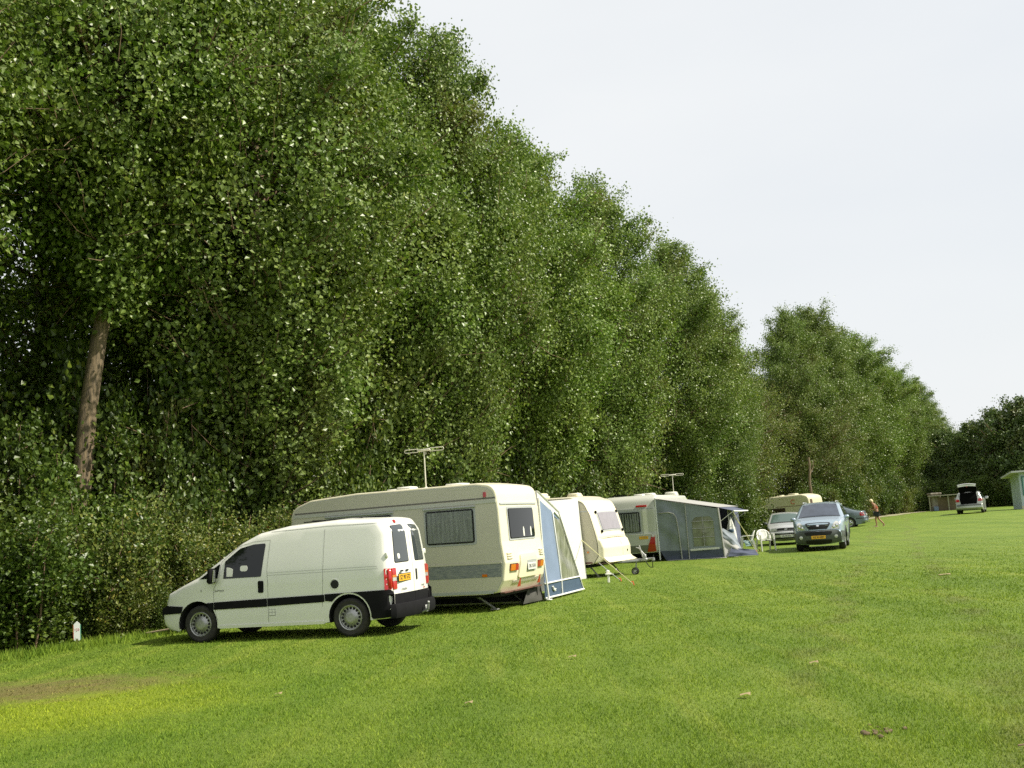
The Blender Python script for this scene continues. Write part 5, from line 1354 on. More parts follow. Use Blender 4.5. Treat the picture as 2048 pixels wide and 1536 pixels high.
LEAF = {}
LEAF['poplar'] = leafmat('leaf_poplar', [(0, (.062, .122, .011)), (.45, (.120, .205, .018)), (.78, (.20, .29, .030)), (.96, (.31, .35, .06)), (1, (.38, .32, .08))], (.26, .32, .10))
LEAF['olive'] = leafmat('leaf_olive', [(0, (.075, .12, .014)), (.45, (.13, .19, .022)), (.8, (.21, .25, .03)), (.95, (.34, .27, .05)), (1, (.36, .16, .04))], (.19, .20, .07))
LEAF['hedge'] = leafmat('leaf_hedge', [(0, (.038, .072, .008)), (.5, (.075, .128, .012)), (.85, (.145, .20, .022)), (.97, (.22, .23, .05)), (1, (.28, .13, .03))], (.13, .19, .05))
LEAF['hawthorn'] = leafmat('leaf_hawthorn', [(0, (.036, .075, .008)), (.45, (.070, .12, .013)), (.78, (.18, .22, .03)), (.92, (.34, .30, .06)), (1, (.36, .12, .03))], (.26, .28, .08))
LEAF['dark'] = leafmat('leaf_dark', [(0, (.06, .11, .016)), (.6, (.12, .185, .026)), (1, (.21, .27, .04))], (.10, .14, .06), tl=.15)
M['bark'] = mat('bark', (.24, .18, .105), .95, var=1, vscale=6, col2=(.075, .062, .045), bump=.9, bscale=14, vstretch=(4, 4, .5))
M['bark_dark'] = mat('bark_dark', (.085, .065, .045), .95, var=.5, vscale=5, bump=.5, bscale=14, vstretch=(3, 3, .5))
M['twig'] = mat('twig', (.24, .16, .10), .9, var=.5, vscale=2)

def tubes_np(paths, n=5):
    """many tapered tubes: list of (pts (k,3), radii (k)) -> V,F"""
    VV = []; FF = []; base = 0
    ang = np.arange(n) * 2 * PI / n
    for P, rd in paths:
        P = np.asarray(P); k = len(P)
        T = np.gradient(P, axis=0); T /= np.linalg.norm(T, axis=1)[:, None] + 1e-9
        ref = np.array([0, 0, 1.0]) if abs(T[0, 2]) < .9 else np.array([1.0, 0, 0])
        A = ref - T * (T @ ref)[:, None]; A /= np.linalg.norm(A, axis=1)[:, None] + 1e-9
        B = np.cross(T, A)
        V = P[:, None, :] + (A[:, None, :] * np.cos(ang)[None, :, None] + B[:, None, :] * np.sin(ang)[None, :, None]) * np.asarray(rd)[:, None, None]
        VV.append(V.reshape(-1, 3))
        i, j = np.meshgrid(np.arange(k - 1), np.arange(n), indexing='ij')
        F = np.stack([i * n + j, i * n + (j + 1) % n, (i + 1) * n + (j + 1) % n, (i + 1) * n + j], -1).reshape(-1, 4) + base
        FF.append(F); base += k * n
    return np.concatenate(VV), np.concatenate(FF)

def tree_meshes(seed, H=17.0, Rc=3.6, nleaf=80000, size=.095, z0=.17, kind='poplar', nlimb=58, thick=.24, lean=0.0, wide=.42, upang=(35, 68), fill=.55):
    rg = np.random.default_rng(seed)
    k = 12
    zz = np.linspace(0, H * .97, k); sway = np.cumsum(rg.normal(0, .10, (k, 2)), 0); sway[:, 0] += lean * np.minimum(zz, 7.5)
    trunk = np.c_[sway, zz]; trunk[0, 2] = -.3
    tr = thick * (1 - zz / (H * 1.02)) ** .85 + .012; tr[0] *= 1.35
    paths = [(trunk, tr)]; twigs = []; C = []; Nn = []
    def prof(u):  # crown radius along height 0..1
        return Rc * (np.clip(u / wide, 0, 1) ** .62 if u < wide else max(.0, (1 - ((u - wide) / (1 - wide)) ** 1.55)) ** .72)
    limbs = []
    for i in range(nlimb):
        t = (i + rg.uniform(0, .9)) / nlimb
        zb = H * (z0 + (.97 - z0) * t ** .92)
        az = i * 2.399 + rg.normal(0, .35)
        u = (zb - H * z0) / (H * (1 - z0))
        L = max(.7, prof(min(1, u + .03)) * rg.uniform(.72, 1.22))
        el = R(rg.uniform(*upang)) * (.55 + .5 * u)
        m = 7; s = np.linspace(0, 1, m)
        base = np.array([np.interp(zb, zz, trunk[:, 0]), np.interp(zb, zz, trunk[:, 1]), zb])
        d = np.array([math.cos(az), math.sin(az)])
        drp = rg.uniform(-.1, .35) * (1 - u)
        P = np.empty((m, 3)); P[:, :2] = base[:2] + d * (L * s)[:, None] + np.cumsum(rg.normal(0, .05, (m, 2)), 0)
        P[:, 2] = base[2] + L * math.tan(el) * (s * .75 + .12 * s * s) * .72 - drp * L * s * s * 1.2
        P[:, 2] = np.minimum(P[:, 2], H * 1.02)
        r0 = np.interp(zb, zz, tr) * .42
        paths.append((P, r0 * (1 - s) ** .8 + .008)); limbs.append((P, L, u))
    wts = np.array([l[1] ** 1.25 for l in limbs]); wts /= wts.sum()
    for (P, L, u), w in zip(limbs, wts):
        n = int(nleaf * (1 - fill) * w); nc = max(5, int(n / 85))
        for c in range(nc):
            s = rg.beta(2.0, 1.15) * .98 + .04
            f = s * (len(P) - 1); a = int(min(len(P) - 2, f)); f -= a
            q = P[a] * (1 - f) + P[a + 1] * f
            off = rg.normal(0, 1, 3); off /= np.linalg.norm(off); off *= rg.uniform(.15, .85) * (.45 + .5 * L / 3)
            off[2] = off[2] * .8 + .08
            e = q + off
            rr = np.hypot(e[0] - np.interp(e[2], zz, trunk[:, 0]), e[1] - np.interp(e[2], zz, trunk[:, 1]))
            cnt = int(n / nc * rg.uniform(.4, 1.6))
            g = rg.uniform(.16, .34)
            # leaves strung along the twig and round its tip
            tt = rg.beta(2.2, 1.0, cnt)[:, None]
            pts = q + (e - q) * tt + rg.normal(0, 1, (cnt, 3)) * g * np.array([1, 1, .85]) * (.35 + .65 * tt)
            C.append(pts)
            o = pts - np.array([np.interp(e[2], zz, trunk[:, 0]), np.interp(e[2], zz, trunk[:, 1]), e[2] - .8]); o /= np.linalg.norm(o, axis=1)[:, None] + 1e-9
            Nn.append(o)
            if c % 2 == 0: twigs.append((np.array([q, q + (e - q) * .5 + rg.normal(0, .04, 3), e + rg.normal(0, .05, 3)]), [.014, .009, .004]))
    # outer boughs: clusters spread evenly through the crown's mantle
    nsh = int(nleaf * fill / 60)
    for c in range(nsh):
        u = rg.beta(1.15, 1.35); az = rg.uniform(0, 2 * PI); zc = H * (z0 + (1 - z0) * u)
        rc = prof(min(.99, u)) * (.35 + .68 * rg.beta(2.2, 1.2) + .17 * math.sin(3 * az + u * 8 + seed) * math.sin(u * 19 + seed + 2 * az) + .08 * math.sin(7 * az - u * 31))
        cx, cy = np.interp(zc, zz, trunk[:, 0]), np.interp(zc, zz, trunk[:, 1])
        e = np.array([cx + rc * math.cos(az), cy + rc * math.sin(az), zc + rg.normal(0, .15)])
        q = e - np.array([math.cos(az), math.sin(az), 0]) * min(rc * .6, rg.uniform(.5, 1.1)) - np.array([0, 0, rg.uniform(.3, .9)])
        cnt = int(60 * rg.uniform(.4, 1.6)); tt = rg.beta(1.8, 1.1, cnt)[:, None]
        pts = q + (e - q) * tt + rg.normal(0, 1, (cnt, 3)) * rg.uniform(.16, .34)
        C.append(pts); o = np.array([math.cos(az), math.sin(az), .35]); Nn.append(np.tile(o, (cnt, 1)))
        if c % 3 == 0: twigs.append((np.array([q, (q + e) / 2 + rg.normal(0, .05, 3), e]), [.014, .009, .004]))
    # long bare branchlets showing between the leaves
    for i in range(170):
        P, L, u = limbs[rg.integers(int(len(limbs) * .55))]
        a = rg.integers(2, len(P) - 1); q = P[a]; d = P[a] - P[a - 2]; d /= np.linalg.norm(d) + 1e-9
        d = d + rg.normal(0, .45, 3); d /= np.linalg.norm(d); ln = rg.uniform(.9, 2.1)
        m1 = q + d * ln * .5 + rg.normal(0, .06, 3); twigs.append((np.array([q, m1, q + d * ln + np.array([0, 0, .15])]), [.017, .011, .004]))
    # top shoots that break the outline
    for i in range(16):
        az = rg.uniform(0, 2 * PI); zb = H * rg.uniform(.72, .97); r0_ = prof((zb / H - z0) / (1 - z0)) * .8
        b = np.array([np.interp(zb, zz, trunk[:, 0]) + math.cos(az) * r0_, np.interp(zb, zz, trunk[:, 1]) + math.sin(az) * r0_, zb])
        e = b + np.array([math.cos(az) * .35, math.sin(az) * .35, rg.uniform(.6, 1.3)])
        cnt = 70; tt = rg.uniform(0, 1, (cnt, 1)); pts = b + (e - b) * tt + rg.normal(0, .10, (cnt, 3)); C.append(pts); Nn.append(np.tile([0, 0, 1.0], (cnt, 1)))
        twigs.append((np.array([b - (e - b) * .6, b, e]), [.012, .009, .003]))
    C = np.concatenate(C); Nn = np.concatenate(Nn)
    V, F = leafcloud(C, Nn, size, rg, up=.7, droop=.5)
    rnd = np.clip(rg.beta(1.6, 2.4, len(C)) + .0, 0, 1)
    cm = mesh_np('crown_mesh', V, F, LEAF[kind], attr=rnd)
    Vt, Ft = tubes_np([(trunk, tr)], 12)
    tm = mesh_np('trunk_mesh', Vt, Ft, M['bark'], smooth=True)
    Vb, Fb = tubes_np(paths[1:] + twigs, 5)
    bm_ = mesh_np('limbs_mesh', Vb, Fb, M['twig'], smooth=True)
    return tm, bm_, cm

def place_tree(meshes, loc, rz, scale, label, group, name='poplar_tree', H=None, bare=False):
    root = empty(name, loc, rz)
    tag(root, label, 'tree', group)
    sx = scale if isinstance(scale, tuple) else (scale, scale, scale)
    root.scale = sx
    for nm, me in zip(('trunk', 'limbs', 'crown'), meshes): link(nm, me, root)
    return root

POP = [tree_meshes(s, H=17.0, Rc=r, nleaf=nl, size=.098, z0=z0, kind=kd) for s, r, nl, z0, kd in ((11, 4.0, 165000, .13, 'poplar'), (12, 3.8, 160000, .14, 'poplar'), (13, 4.2, 165000, .13, 'poplar'))]
BARE = tree_meshes(15, H=17.0, Rc=3.7, nleaf=125000, size=.112, z0=.42, thick=.235, lean=.18)
OLV = tree_meshes(21, H=11.0, Rc=3.4, nleaf=70000, size=.085, z0=.10, kind='olive', thick=.16)
DRK = tree_meshes(31, H=9.0, Rc=4.2, nleaf=52000, size=.16, z0=.10, kind='dark', thick=.2, wide=.30, nlimb=44)

row = lambda Z: .6 * Z - 24.0
nrm = (.857, -.514)
rt = random.Random(5)
LB = ['out of the picture at the left edge', 'at the far left whose boughs fill the top left corner', 'with the thick bare lower trunk left of the van', 'rising behind the nose of the white van',
      'behind the rear of the white van', 'behind the middle of the largest caravan', 'behind the white awning', 'behind the cream caravan with the sloping front window', 'behind the charcoal awning', 'behind the open front of the charcoal awning', 'last of the long row before the gap in the trees']
spots = [(13.5, 17.5), (18.6, 18.5), (24.0, 18.6), (28.5, 19.4), (33.0, 19.6), (35.3, 18.4), (40.8, 17.0), (45.8, 16.3), (52.2, 15.2), (57.2, 14.0), (61.8, 12.2)]
for i, (Z, H) in enumerate(spots):
    off = rt.uniform(-.3, .3); x, y = row(Z) + nrm[0] * off, Z + nrm[1] * off
    s = H / 17.4; w = s * rt.uniform(.95, 1.1)
    if i >= 9: w *= .78 if i == 9 else .66
    if i == 10: x = 12.0
    if i == 5: w *= .84
    if i == 2: x, y, w = -10.0, 24.0, 1.0
    place_tree(BARE if i == 2 else POP[i % 3], (x, y, 0), .15 if i == 2 else rt.uniform(0, 6.28), (w, w, s), 'tall green poplar ' + LB[i], 'poplars along the edge of the field')
# second row behind: closes the wall of leaves
for i, Z in enumerate((15, 20.5, 26, 31, 36.5, 42, 48, 54)):
    off = -4.4 + rt.uniform(-.5, .5); x, y = row(Z) + nrm[0] * off, Z + nrm[1] * off
    H = float(np.interp(Z, [15, 26, 31, 36.5, 42, 60], [16, 18, 19.5, 18.0, 15.5, 12.0]))
    s = H / 17.4
    place_tree(POP[(i + 1) % 3], (x, y, 0), rt.uniform(0, 6.28), (s * 1.05, s * 1.05, s), 'poplar of the second row, seen only between the poplars in front', 'poplars of the second row behind')
# gap trees
for i, (x, y, s, lb) in enumerate(((14.0, 77.5, .86, 'olive green tree in the gap of the poplars above the silver hatchback'), (18.6, 80.5, .98, 'olive tree turning brown just behind the old cream caravan'), (14.2, 71.5, 1.0, 'olive tree farther back in the gap of the poplars'), (22.4, 82.0, .95, 'olive tree turning brown right of the old cream caravan'))):
    place_tree(OLV, (x, y, 0), rt.uniform(0, 6.28), s, lb, 'olive trees in the gap', 'broadleaf_tree')
# second stand of poplars beyond the gap
far = [(1585, 82, 16.6), (1625, 88, 17.6), (1675, 95, 17.4), (1728, 103, 17.4), (1775, 112, 15.2), (1812, 121, 14.4), (1840, 130, 12.8)]
nl = ['first', 'second', 'third', 'fourth', 'fifth', 'sixth', 'seventh']
for i, (px, Z, H) in enumerate(far):
    x = (px - 1024) / 2200 * Z; s = H / 17.4
    w = s * (.82 if i == 0 else 1.12); place_tree(POP[i % 3], (x, Z, ground_z(x, Z)), rt.uniform(0, 6.28), (w, w, s), f'poplar in the distant stand, {nl[i]} from the gap', 'poplars of the distant stand')
for i, (px, Z, H) in enumerate([(1625, 92, 15), (1640, 96, 16), (1655, 103, 15.5), (1712, 112, 14.5), (1770, 122, 12.5)]):
    x = (px - 1024) / 2200 * Z; s = H / 17.4
    place_tree(POP[(i + 1) % 3], (x, Z, ground_z(x, Z)), rt.uniform(0, 6.28), (s * 1.1, s * 1.1, s), 'poplar behind the distant stand, seen only through its gaps', 'poplars behind the distant stand')
# dark broadleaf trees that close the field at the far right
for i, (px, Z, s, lb) in enumerate(((1835, 118, .85, 'dark tree at the shaded end of the distant poplars'), (1880, 116, .92, 'dark tree behind the weathered pillar'), (1925, 112, .93, 'dark tree rising behind the raised tailgate'), (1975, 110, 1.05, 'dark tree with ragged top between estate car and hut'), (2025, 106, 1.12, 'tallest dark tree behind the green hut'), (2085, 104, 1.1, 'dark tree past the right edge'), (1905, 124, .9, 'dark tree of the back line'), (1955, 122, .95, 'dark tree of the back line'), (2010, 120, 1.05, 'dark tree of the back line'), (2070, 118, 1.1, 'dark tree of the back line'))):
    x = (px - 1024) / 2200 * Z
    place_tree(DRK, (x, Z, ground_z(x, Z) - .3), rt.uniform(0, 6.28), (s * 1.0, s * 1.0, s), lb, 'dark trees closing the field', 'broadleaf_tree')

# bushes
def bush_mesh(seed, H, Rb, nleaf, size, kind, top=.75):
    rg = np.random.default_rng(seed)
    paths = []; C = []; Nn = []
    nc = 34
    for i in range(nc):
        az = rg.uniform(0, 2 * PI); L = rg.uniform(.55, 1.0)
        b = np.array([math.cos(az), math.sin(az), 0]) * rg.uniform(.05, .5) * Rb
        e = np.array([math.cos(az) * Rb * L * rg.uniform(.3, 1.05), math.sin(az) * Rb * L * rg.uniform(.3, 1.05), H * L * rg.uniform(.35, 1.0)])
        mid = (b + e) / 2 + np.array([0, 0, H * .12]); s = np.linspace(0, 1, 6)[:, None]
        P = b * (1 - s) ** 2 + mid * 2 * s * (1 - s) + e * s * s + rg.normal(0, .03, (6, 3)); P[0, 2] = -.1
        paths.append((P, np.linspace(.022, .005, 6)))
        for c in range(12):
            f = rg.uniform(.12, 1) * 5; a = int(min(4, f)); f -= a
            q = P[a] * (1 - f) + P[a + 1] * f
            off = rg.normal(0, 1, 3); off /= np.linalg.norm(off); off *= rg.uniform(.1, .5)
            p_ = q + off; cnt = int(nleaf / nc / 12 * rg.uniform(.4, 1.6)); tt = rg.uniform(0, 1, (cnt, 1))
            pts = q + off * tt + rg.normal(0, 1, (cnt, 3)) * .16
            C.append(pts); Nn.append(np.tile(np.array([off[0], off[1], abs(off[2]) + .2]) / .6, (cnt, 1)))
            if c % 3 == 0: paths.append((np.array([q, q + off * .6, p_]), [.008, .006, .003]))
    C = np.concatenate(C); Nn = np.concatenate(Nn); C[:, 2] = np.abs(C[:, 2]) + .02
    V, F = leafcloud(C, Nn, size, rg, up=.5)
    cm = mesh_np('foliage_mesh', V, F, LEAF[kind], attr=rg.beta(1.6, 2.2, len(C)))
    Vb, Fb = tubes_np(paths, 5)
    return mesh_np('stems_mesh', Vb, Fb, M['twig'], smooth=True), cm

BUSH = {'g1': bush_mesh(41, 3.4, 1.7, 30000, .078, 'hedge'), 'g2': bush_mesh(42, 3.2, 1.8, 30000, .072, 'hedge'), 'h1': bush_mesh(43, 2.9, 1.6, 27000, .065, 'hawthorn'), 'o1': bush_mesh(44, 3.2, 1.7, 27000, .07, 'olive'), 'd1': bush_mesh(45, 3.4, 1.8, 22000, .085, 'dark')}
def bush(kind, x, y, s, lb, gp, sz=None):
    root = empty('shrub', (x, y, ground_z(x, y) - .02), rt.uniform(0, 6.28)); root.scale = (s, s, sz or s)
    tag(root, lb, 'shrub', gp)
    for nm, me in zip(('stems', 'foliage'), BUSH[kind]): link(nm, me, root)
GP = {'g1': 'green shrubs of the hedge', 'g2': 'green shrubs of the hedge', 'h1': 'yellow-green hawthorns of the hedge', 'o1': 'olive shrubs of the hedge', 'd1': 'dark shrubs deep in the hedge'}
LP = {'g1': 'leafy green shrub of the hedge along the field edge', 'g2': 'leafy green shrub of the hedge along the field edge', 'h1': 'yellow-green and reddish hawthorn of the hedge left of the white van', 'o1': 'olive green shrub at the foot of the poplars', 'd1': 'dark shrub deep in the hedge behind the front shrubs'}
GP['g1'] = GP['g2']
for i, (Z, o, s, h) in enumerate(((15.5, -.6, 1.3, 2.0), (18, -.9, 1.4, 2.1), (20.6, -.8, 1.3, 2.1), (22.4, -1.4, 1.4, 2.2), (25.6, .1, 1.15, 1.75), (27.2, -.9, 1.4, 2.3), (29.6, .2, 1.3, 2.0), (31.6, -.6, 1.4, 2.2), (34, 0, 1.3, 2.0), (36.8, -.6, 1.4, 2.1), (39.5, 0, 1.3, 1.9), (24.2, -2.2, 1.4, 2.3), (43, -.3, 1.3, 1.8), (47, -.3, 1.3, 1.7))):
    bush('g1' if i % 3 else 'g2', row(Z) + nrm[0] * o, Z + nrm[1] * o, s, 'tall leafy shrub filling the space between the poplar trunks', 'tall shrubs between the trunks', sz=h)
Z = 14.0; i = 0
while Z < 56.5:
    fr = float(np.interp(Z, [14, 20, 26, 32, 45, 66], [2.1, 2.1, 2.0, 1.4, .9, .6])) + rt.uniform(-.25, .25)
    x, y = row(Z) + nrm[0] * fr, Z + nrm[1] * fr
    k = 'h1' if 22.3 < Z < 26.5 else rt.choice(['g1', 'g2', 'g2', 'g1', 'g2', 'o1'] if Z < 50 else ['g1', 'g2', 'o1'])
    s = rt.uniform(.85, 1.1) * float(np.interp(Z, [14, 30, 66], [.95, 1.0, 1.05]))
    bush(k, x, y, s, LP[k], GP[k], sz=s * rt.uniform(.85, 1.1))
    if i % 1 == 0:
        o2 = fr - 2.3 + rt.uniform(-.3, .3); k2 = rt.choice(['g1', 'g1', 'g2'])
        bush(k2, row(Z + .9) + nrm[0] * o2, Z + .9 + nrm[1] * o2, s * 1.2, LP['g1'], GP[k2], sz=s * (rt.uniform(1.35, 1.75) if not 20.4 < Z < 24.6 else 1.35))
    o3 = fr - 5.2 + rt.uniform(-.4, .4)
    if i % 2 == 0: bush('d1', row(Z) + nrm[0] * o3, Z + nrm[1] * o3, s * 1.6, LP['d1'], GP['d1'], sz=s * 1.9)
    Z += rt.uniform(1.35, 1.75) * (1 + Z / 90); i += 1
# low growth in front of the hedge foot on the left
for (x, y, s, k) in ((-9.2, 20.9, .42, 'g2'), (-8.7, 21.5, .40, 'g1'), (-7.6, 21.7, .38, 'h1'), (-6.9, 21.9, .35, 'g2'), (-10.1, 20.6, .4, 'o1'), (-8.0, 21.9, .5, 'o1'), (-10.6, 20.0, .45, 'g2')):
    bush(k, x, y, s, 'low leafy growth at the foot of the hedge left of the van', 'low growth at the hedge foot')
# hawthorns in front of the trunk zone left of the van
for (x, y, s) in ((-7.4, 22.6, .78), (-6.3, 23.2, .85), (-5.6, 24.6, .92), (-8.3, 22.9, .8), (-5.0, 26.4, .95)):
    bush('h1', x, y, s, LP['h1'], GP['h1'])
# understory of the distant stand
for i, (px, Z) in enumerate(((1436, 66), (1445, 72), (1560, 83), (1505, 82), (1532, 81), (1590, 82), (1640, 84), (1668, 88), (1695, 92), (1722, 96), (1748, 100), (1772, 105), (1795, 110), (1815, 115), (1430, 62), (1612, 78), (1655, 81), (1445, 58))):
    x = (px - 1024) / 2200 * Z; k = rt.choice(['g1', 'g2', 'o1'])
    bush(k, x, Z, 1.25, 'bush at the foot of the distant poplars and trees', 'bushes under the distant stand', sz=rt.uniform(1.1, 1.5))
for i, (px, Z) in enumerate(((1840, 112), (1862, 111), (1885, 110), (1910, 109), (1935, 108), (1960, 107), (1985, 106), (2010, 104), (2035, 102), (2060, 100), (1850, 115), (1898, 114), (1948, 112), (1998, 110), (2048, 106))):
    x = (px - 1024) / 2200 * Z
    bush('d1', x, Z, 1.5, 'dark bush under the trees that close the field', 'dark bushes closing the field', sz=rt.uniform(1.0, 1.3))
# dead pale trunk behind the old caravan, and the broken top of the big trunk
def snag(loc, H, r, label, seed):
    rg = np.random.default_rng(seed); zz = np.linspace(0, H, 9); P = np.c_[np.cumsum(rg.normal(0, .05, (9, 2)), 0), zz]; P[0, 2] = -.2
    V, F = tubes_np([(P, np.linspace(r, r * .6, 9)), (np.array([P[6], P[6] + [.3, .1, .5], P[6] + [.4, .15, 1.0]]), [.05, .03, .01])], 10)
    o = link('dead_trunk', mesh_np('dead_trunk', V, F, M['bark'], smooth=True)); o.location = loc; tag(o, label, 'tree trunk')
snag((20.1, 76.2, .1), 4.9, .12, 'bare pale dead trunk standing right behind the old cream caravan', 61)
# dry canes and fallen twigs at the hedge foot, far left
mb = MB(); rg = np.random.default_rng(9)
paths = []
for i in range(26):
    b = np.array([rg.uniform(-10.6, -8.9), rg.uniform(20.9, 21.5), -.02]); t = rg.uniform(0, 6.28); l = rg.uniform(.3, .9)
    e = b + np.array([math.cos(t) * l * .6, math.sin(t) * l * .3, l]); paths.append((np.array([b, (b + e) / 2 + rg.normal(0, .06, 3), e]), [.012, .009, .004]))
paths.append((np.array([[-7.2, 21.1, .10], [-6.7, 20.9, .16], [-6.1, 20.9, .20]]), [.02, .018, .012]))
V, F = tubes_np(paths, 5)
tag(link('dry_twigs', mesh_np('dry_twigs', V, F, mat('dry_twig', (.30, .24, .15), .9), smooth=True)), 'dry pale canes and twigs sticking out at the hedge foot', 'twigs', kind='stuff')
# ------------------------------------------------------------------ ground, path and grass
def grassmat(name, blades=False):
    m = bpy.data.materials.new(name); m.use_nodes = True
    N = m.node_tree.nodes; L = m.node_tree.links; b = N['Principled BSDF']
    g = N.new('ShaderNodeNewGeometry')
    def noise(scale, det=4, vec=None, rough=.55):
        n = N.new('ShaderNodeTexNoise'); n.inputs['Scale'].default_value = scale; n.inputs['Detail'].default_value = det; n.inputs['Roughness'].default_value = rough
        L.new(vec or g.outputs['Position'], n.inputs['Vector']); return n.outputs['Fac']
    def rng_(v, a, b_, c=0, d=1):
        r = N.new('ShaderNodeMapRange'); r.inputs['From Min'].default_value = a; r.inputs['From Max'].default_value = b_; r.inputs['To Min'].default_value = c; r.inputs['To Max'].default_value = d
        L.new(v, r.inputs['Value']); return r.outputs[0]
    def mix(f, A, B):
        x = N.new('ShaderNodeMix'); x.data_type = 'RGBA'
        L.new(f, x.inputs['Factor'])
        for k, c in (('A', A), ('B', B)):
            if isinstance(c, tuple): x.inputs[k].default_value = (*c, 1)
            else: L.new(c, x.inputs[k])
        return x.outputs['Result']
    def math_(op, a, b_=None):
        x = N.new('ShaderNodeMath'); x.operation = op
        for i, v in enumerate((a, b_)):
            if v is None: continue
            if isinstance(v, (int, float)): x.inputs[i].default_value = v
            else: L.new(v, x.inputs[i])
        return x.outputs[0]
    # position flattened, rotated so that v runs along the mowing direction
    mp = N.new('ShaderNodeMapping'); mp.inputs['Rotation'].default_value = (0, 0, R(33)); mp.inputs['Scale'].default_value = (1, .09, 0)
    L.new(g.outputs['Position'], mp.inputs['Vector'])
    col = mix(rng_(noise(.55, 5), .35, .68), (.126, .196, .019), (.164, .232, .025))
    col = mix(math_('MULTIPLY', rng_(noise(.9, 4, mp.outputs[0]), .46, .62), .6), col, (.098, .165, .014))
    col = mix(math_('MULTIPLY', rng_(noise(2.2, 4, mp.outputs[0]), .54, .70), .45), col, (.25, .29, .05))
    col = mix(math_('MULTIPLY', rng_(noise(3.5, 5, rough=.7), .62, .74), .35), col, (.27, .25, .07))
    # darker green, yellow-green and brown ellipses with noisy edges at the left
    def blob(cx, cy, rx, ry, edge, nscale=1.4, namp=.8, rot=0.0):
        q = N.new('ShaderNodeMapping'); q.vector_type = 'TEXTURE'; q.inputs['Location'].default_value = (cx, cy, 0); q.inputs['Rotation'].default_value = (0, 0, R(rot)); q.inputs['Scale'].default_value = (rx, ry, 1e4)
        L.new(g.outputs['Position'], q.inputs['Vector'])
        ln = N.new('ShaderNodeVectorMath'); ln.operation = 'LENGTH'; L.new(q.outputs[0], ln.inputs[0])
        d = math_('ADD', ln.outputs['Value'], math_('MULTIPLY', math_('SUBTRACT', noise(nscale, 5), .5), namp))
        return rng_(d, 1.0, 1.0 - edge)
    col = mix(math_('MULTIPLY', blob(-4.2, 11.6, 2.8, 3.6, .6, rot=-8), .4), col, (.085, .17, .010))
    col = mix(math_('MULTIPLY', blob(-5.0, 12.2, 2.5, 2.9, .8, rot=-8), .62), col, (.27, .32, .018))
    brown_patch = blob(-6.3, 14.0, 2.3, 1.55, .75, 2.6, 1.7, rot=8)
    col = mix(math_('MULTIPLY', brown_patch, .75), col, (.17, .125, .055))
    # worn wheel track
    def track(x0, y0, x1, y1, w):
        dx, dy = x1 - x0, y1 - y0; l = math.hypot(dx, dy); nx, ny = -dy / l, dx / l
        dt = N.new('ShaderNodeVectorMath'); dt.operation = 'DOT_PRODUCT'; dt.inputs[1].default_value = (nx, ny, 0)
        L.new(g.outputs['Position'], dt.inputs[0])
        d = math_('ABSOLUTE', math_('ADD', math_('SUBTRACT', dt.outputs['Value'], x0 * nx + y0 * ny), math_('MULTIPLY', math_('SUBTRACT', noise(.25, 3), .5), 2.2)))
        return math_('MULTIPLY', rng_(d, w, w * .3), rng_(noise(.8, 5), .40, .6))
    for t in ((1.6, 7.6, 9.0, 30, .30), (3.3, 7.6, 10.6, 29.5, .28)):
        col = mix(math_('MULTIPLY', track(*t), .35), col, (.125, .115, .045))
    fine = rng_(noise(28, 5, rough=.8), .3, .72, .60, 1.35)
    at = N.new('ShaderNodeAttribute'); at.attribute_name = 'rnd'
    hs = N.new('ShaderNodeHueSaturation'); L.new(col, hs.inputs['Color'])
    if blades:
        L.new(rng_(at.outputs['Fac'], 0, 1, .95, 1.9), hs.inputs['Value'])
        L.new(rng_(at.outputs['Fac'], 0, 1, .515, .485), hs.inputs['Hue'])
    else:
        L.new(fine, hs.inputs['Value'])
    L.new(hs.outputs[0], b.inputs['Base Color']); b.inputs['Roughness'].default_value = .75; b.inputs['Specular IOR Level'].default_value = .25
    if blades:
        tr = N.new('ShaderNodeBsdfTranslucent'); L.new(hs.outputs[0], tr.inputs['Color']); ms = N.new('ShaderNodeMixShader'); ms.inputs[0].default_value = .35
        L.new(b.outputs[0], ms.inputs[1]); L.new(tr.outputs[0], ms.inputs[2]); L.new(ms.outputs[0], N['Material Output'].inputs['Surface'])
    else:
        bp = N.new('ShaderNodeBump'); bp.inputs['Strength'].default_value = .9; bp.inputs['Distance'].default_value = .035
        L.new(math_('ADD', noise(30, 5, rough=.75), math_('MULTIPLY', noise(4, 3), 1.2)), bp.inputs['Height']); L.new(bp.outputs[0], b.inputs['Normal'])
    return m
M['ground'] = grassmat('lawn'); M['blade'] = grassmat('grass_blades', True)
def axis_pts(lo, hi, fine_lo, fine_hi, fine, coarse):
    a = list(np.arange(fine_lo, fine_hi, fine)); p = fine_lo
    st = fine
    while p > lo: st *= coarse; p -= st; a.insert(0, p)
    p = a[-1]; st = fine
    while p < hi: st *= coarse; p += st; a.append(p)
    return np.array(a)
gx = axis_pts(-900, 900, -30, 60, 1.5, 1.35); gy = axis_pts(-300, 1800, -6, 130, 1.5, 1.35)
X, Y = np.meshgrid(gx, gy, indexing='ij')
Zg = np.vectorize(ground_z)(X, Y)
V = np.c_[X.ravel(), Y.ravel(), Zg.ravel()]; ny = len(gy)
i, j = np.meshgrid(np.arange(len(gx) - 1), np.arange(ny - 1), indexing='ij')
F = np.stack([i * ny + j, (i + 1) * ny + j, (i + 1) * ny + j + 1, i * ny + j + 1], -1).reshape(-1, 4)
tag(link('ground', mesh_np('ground', V, F, M['ground'], smooth=True)), kind='structure')
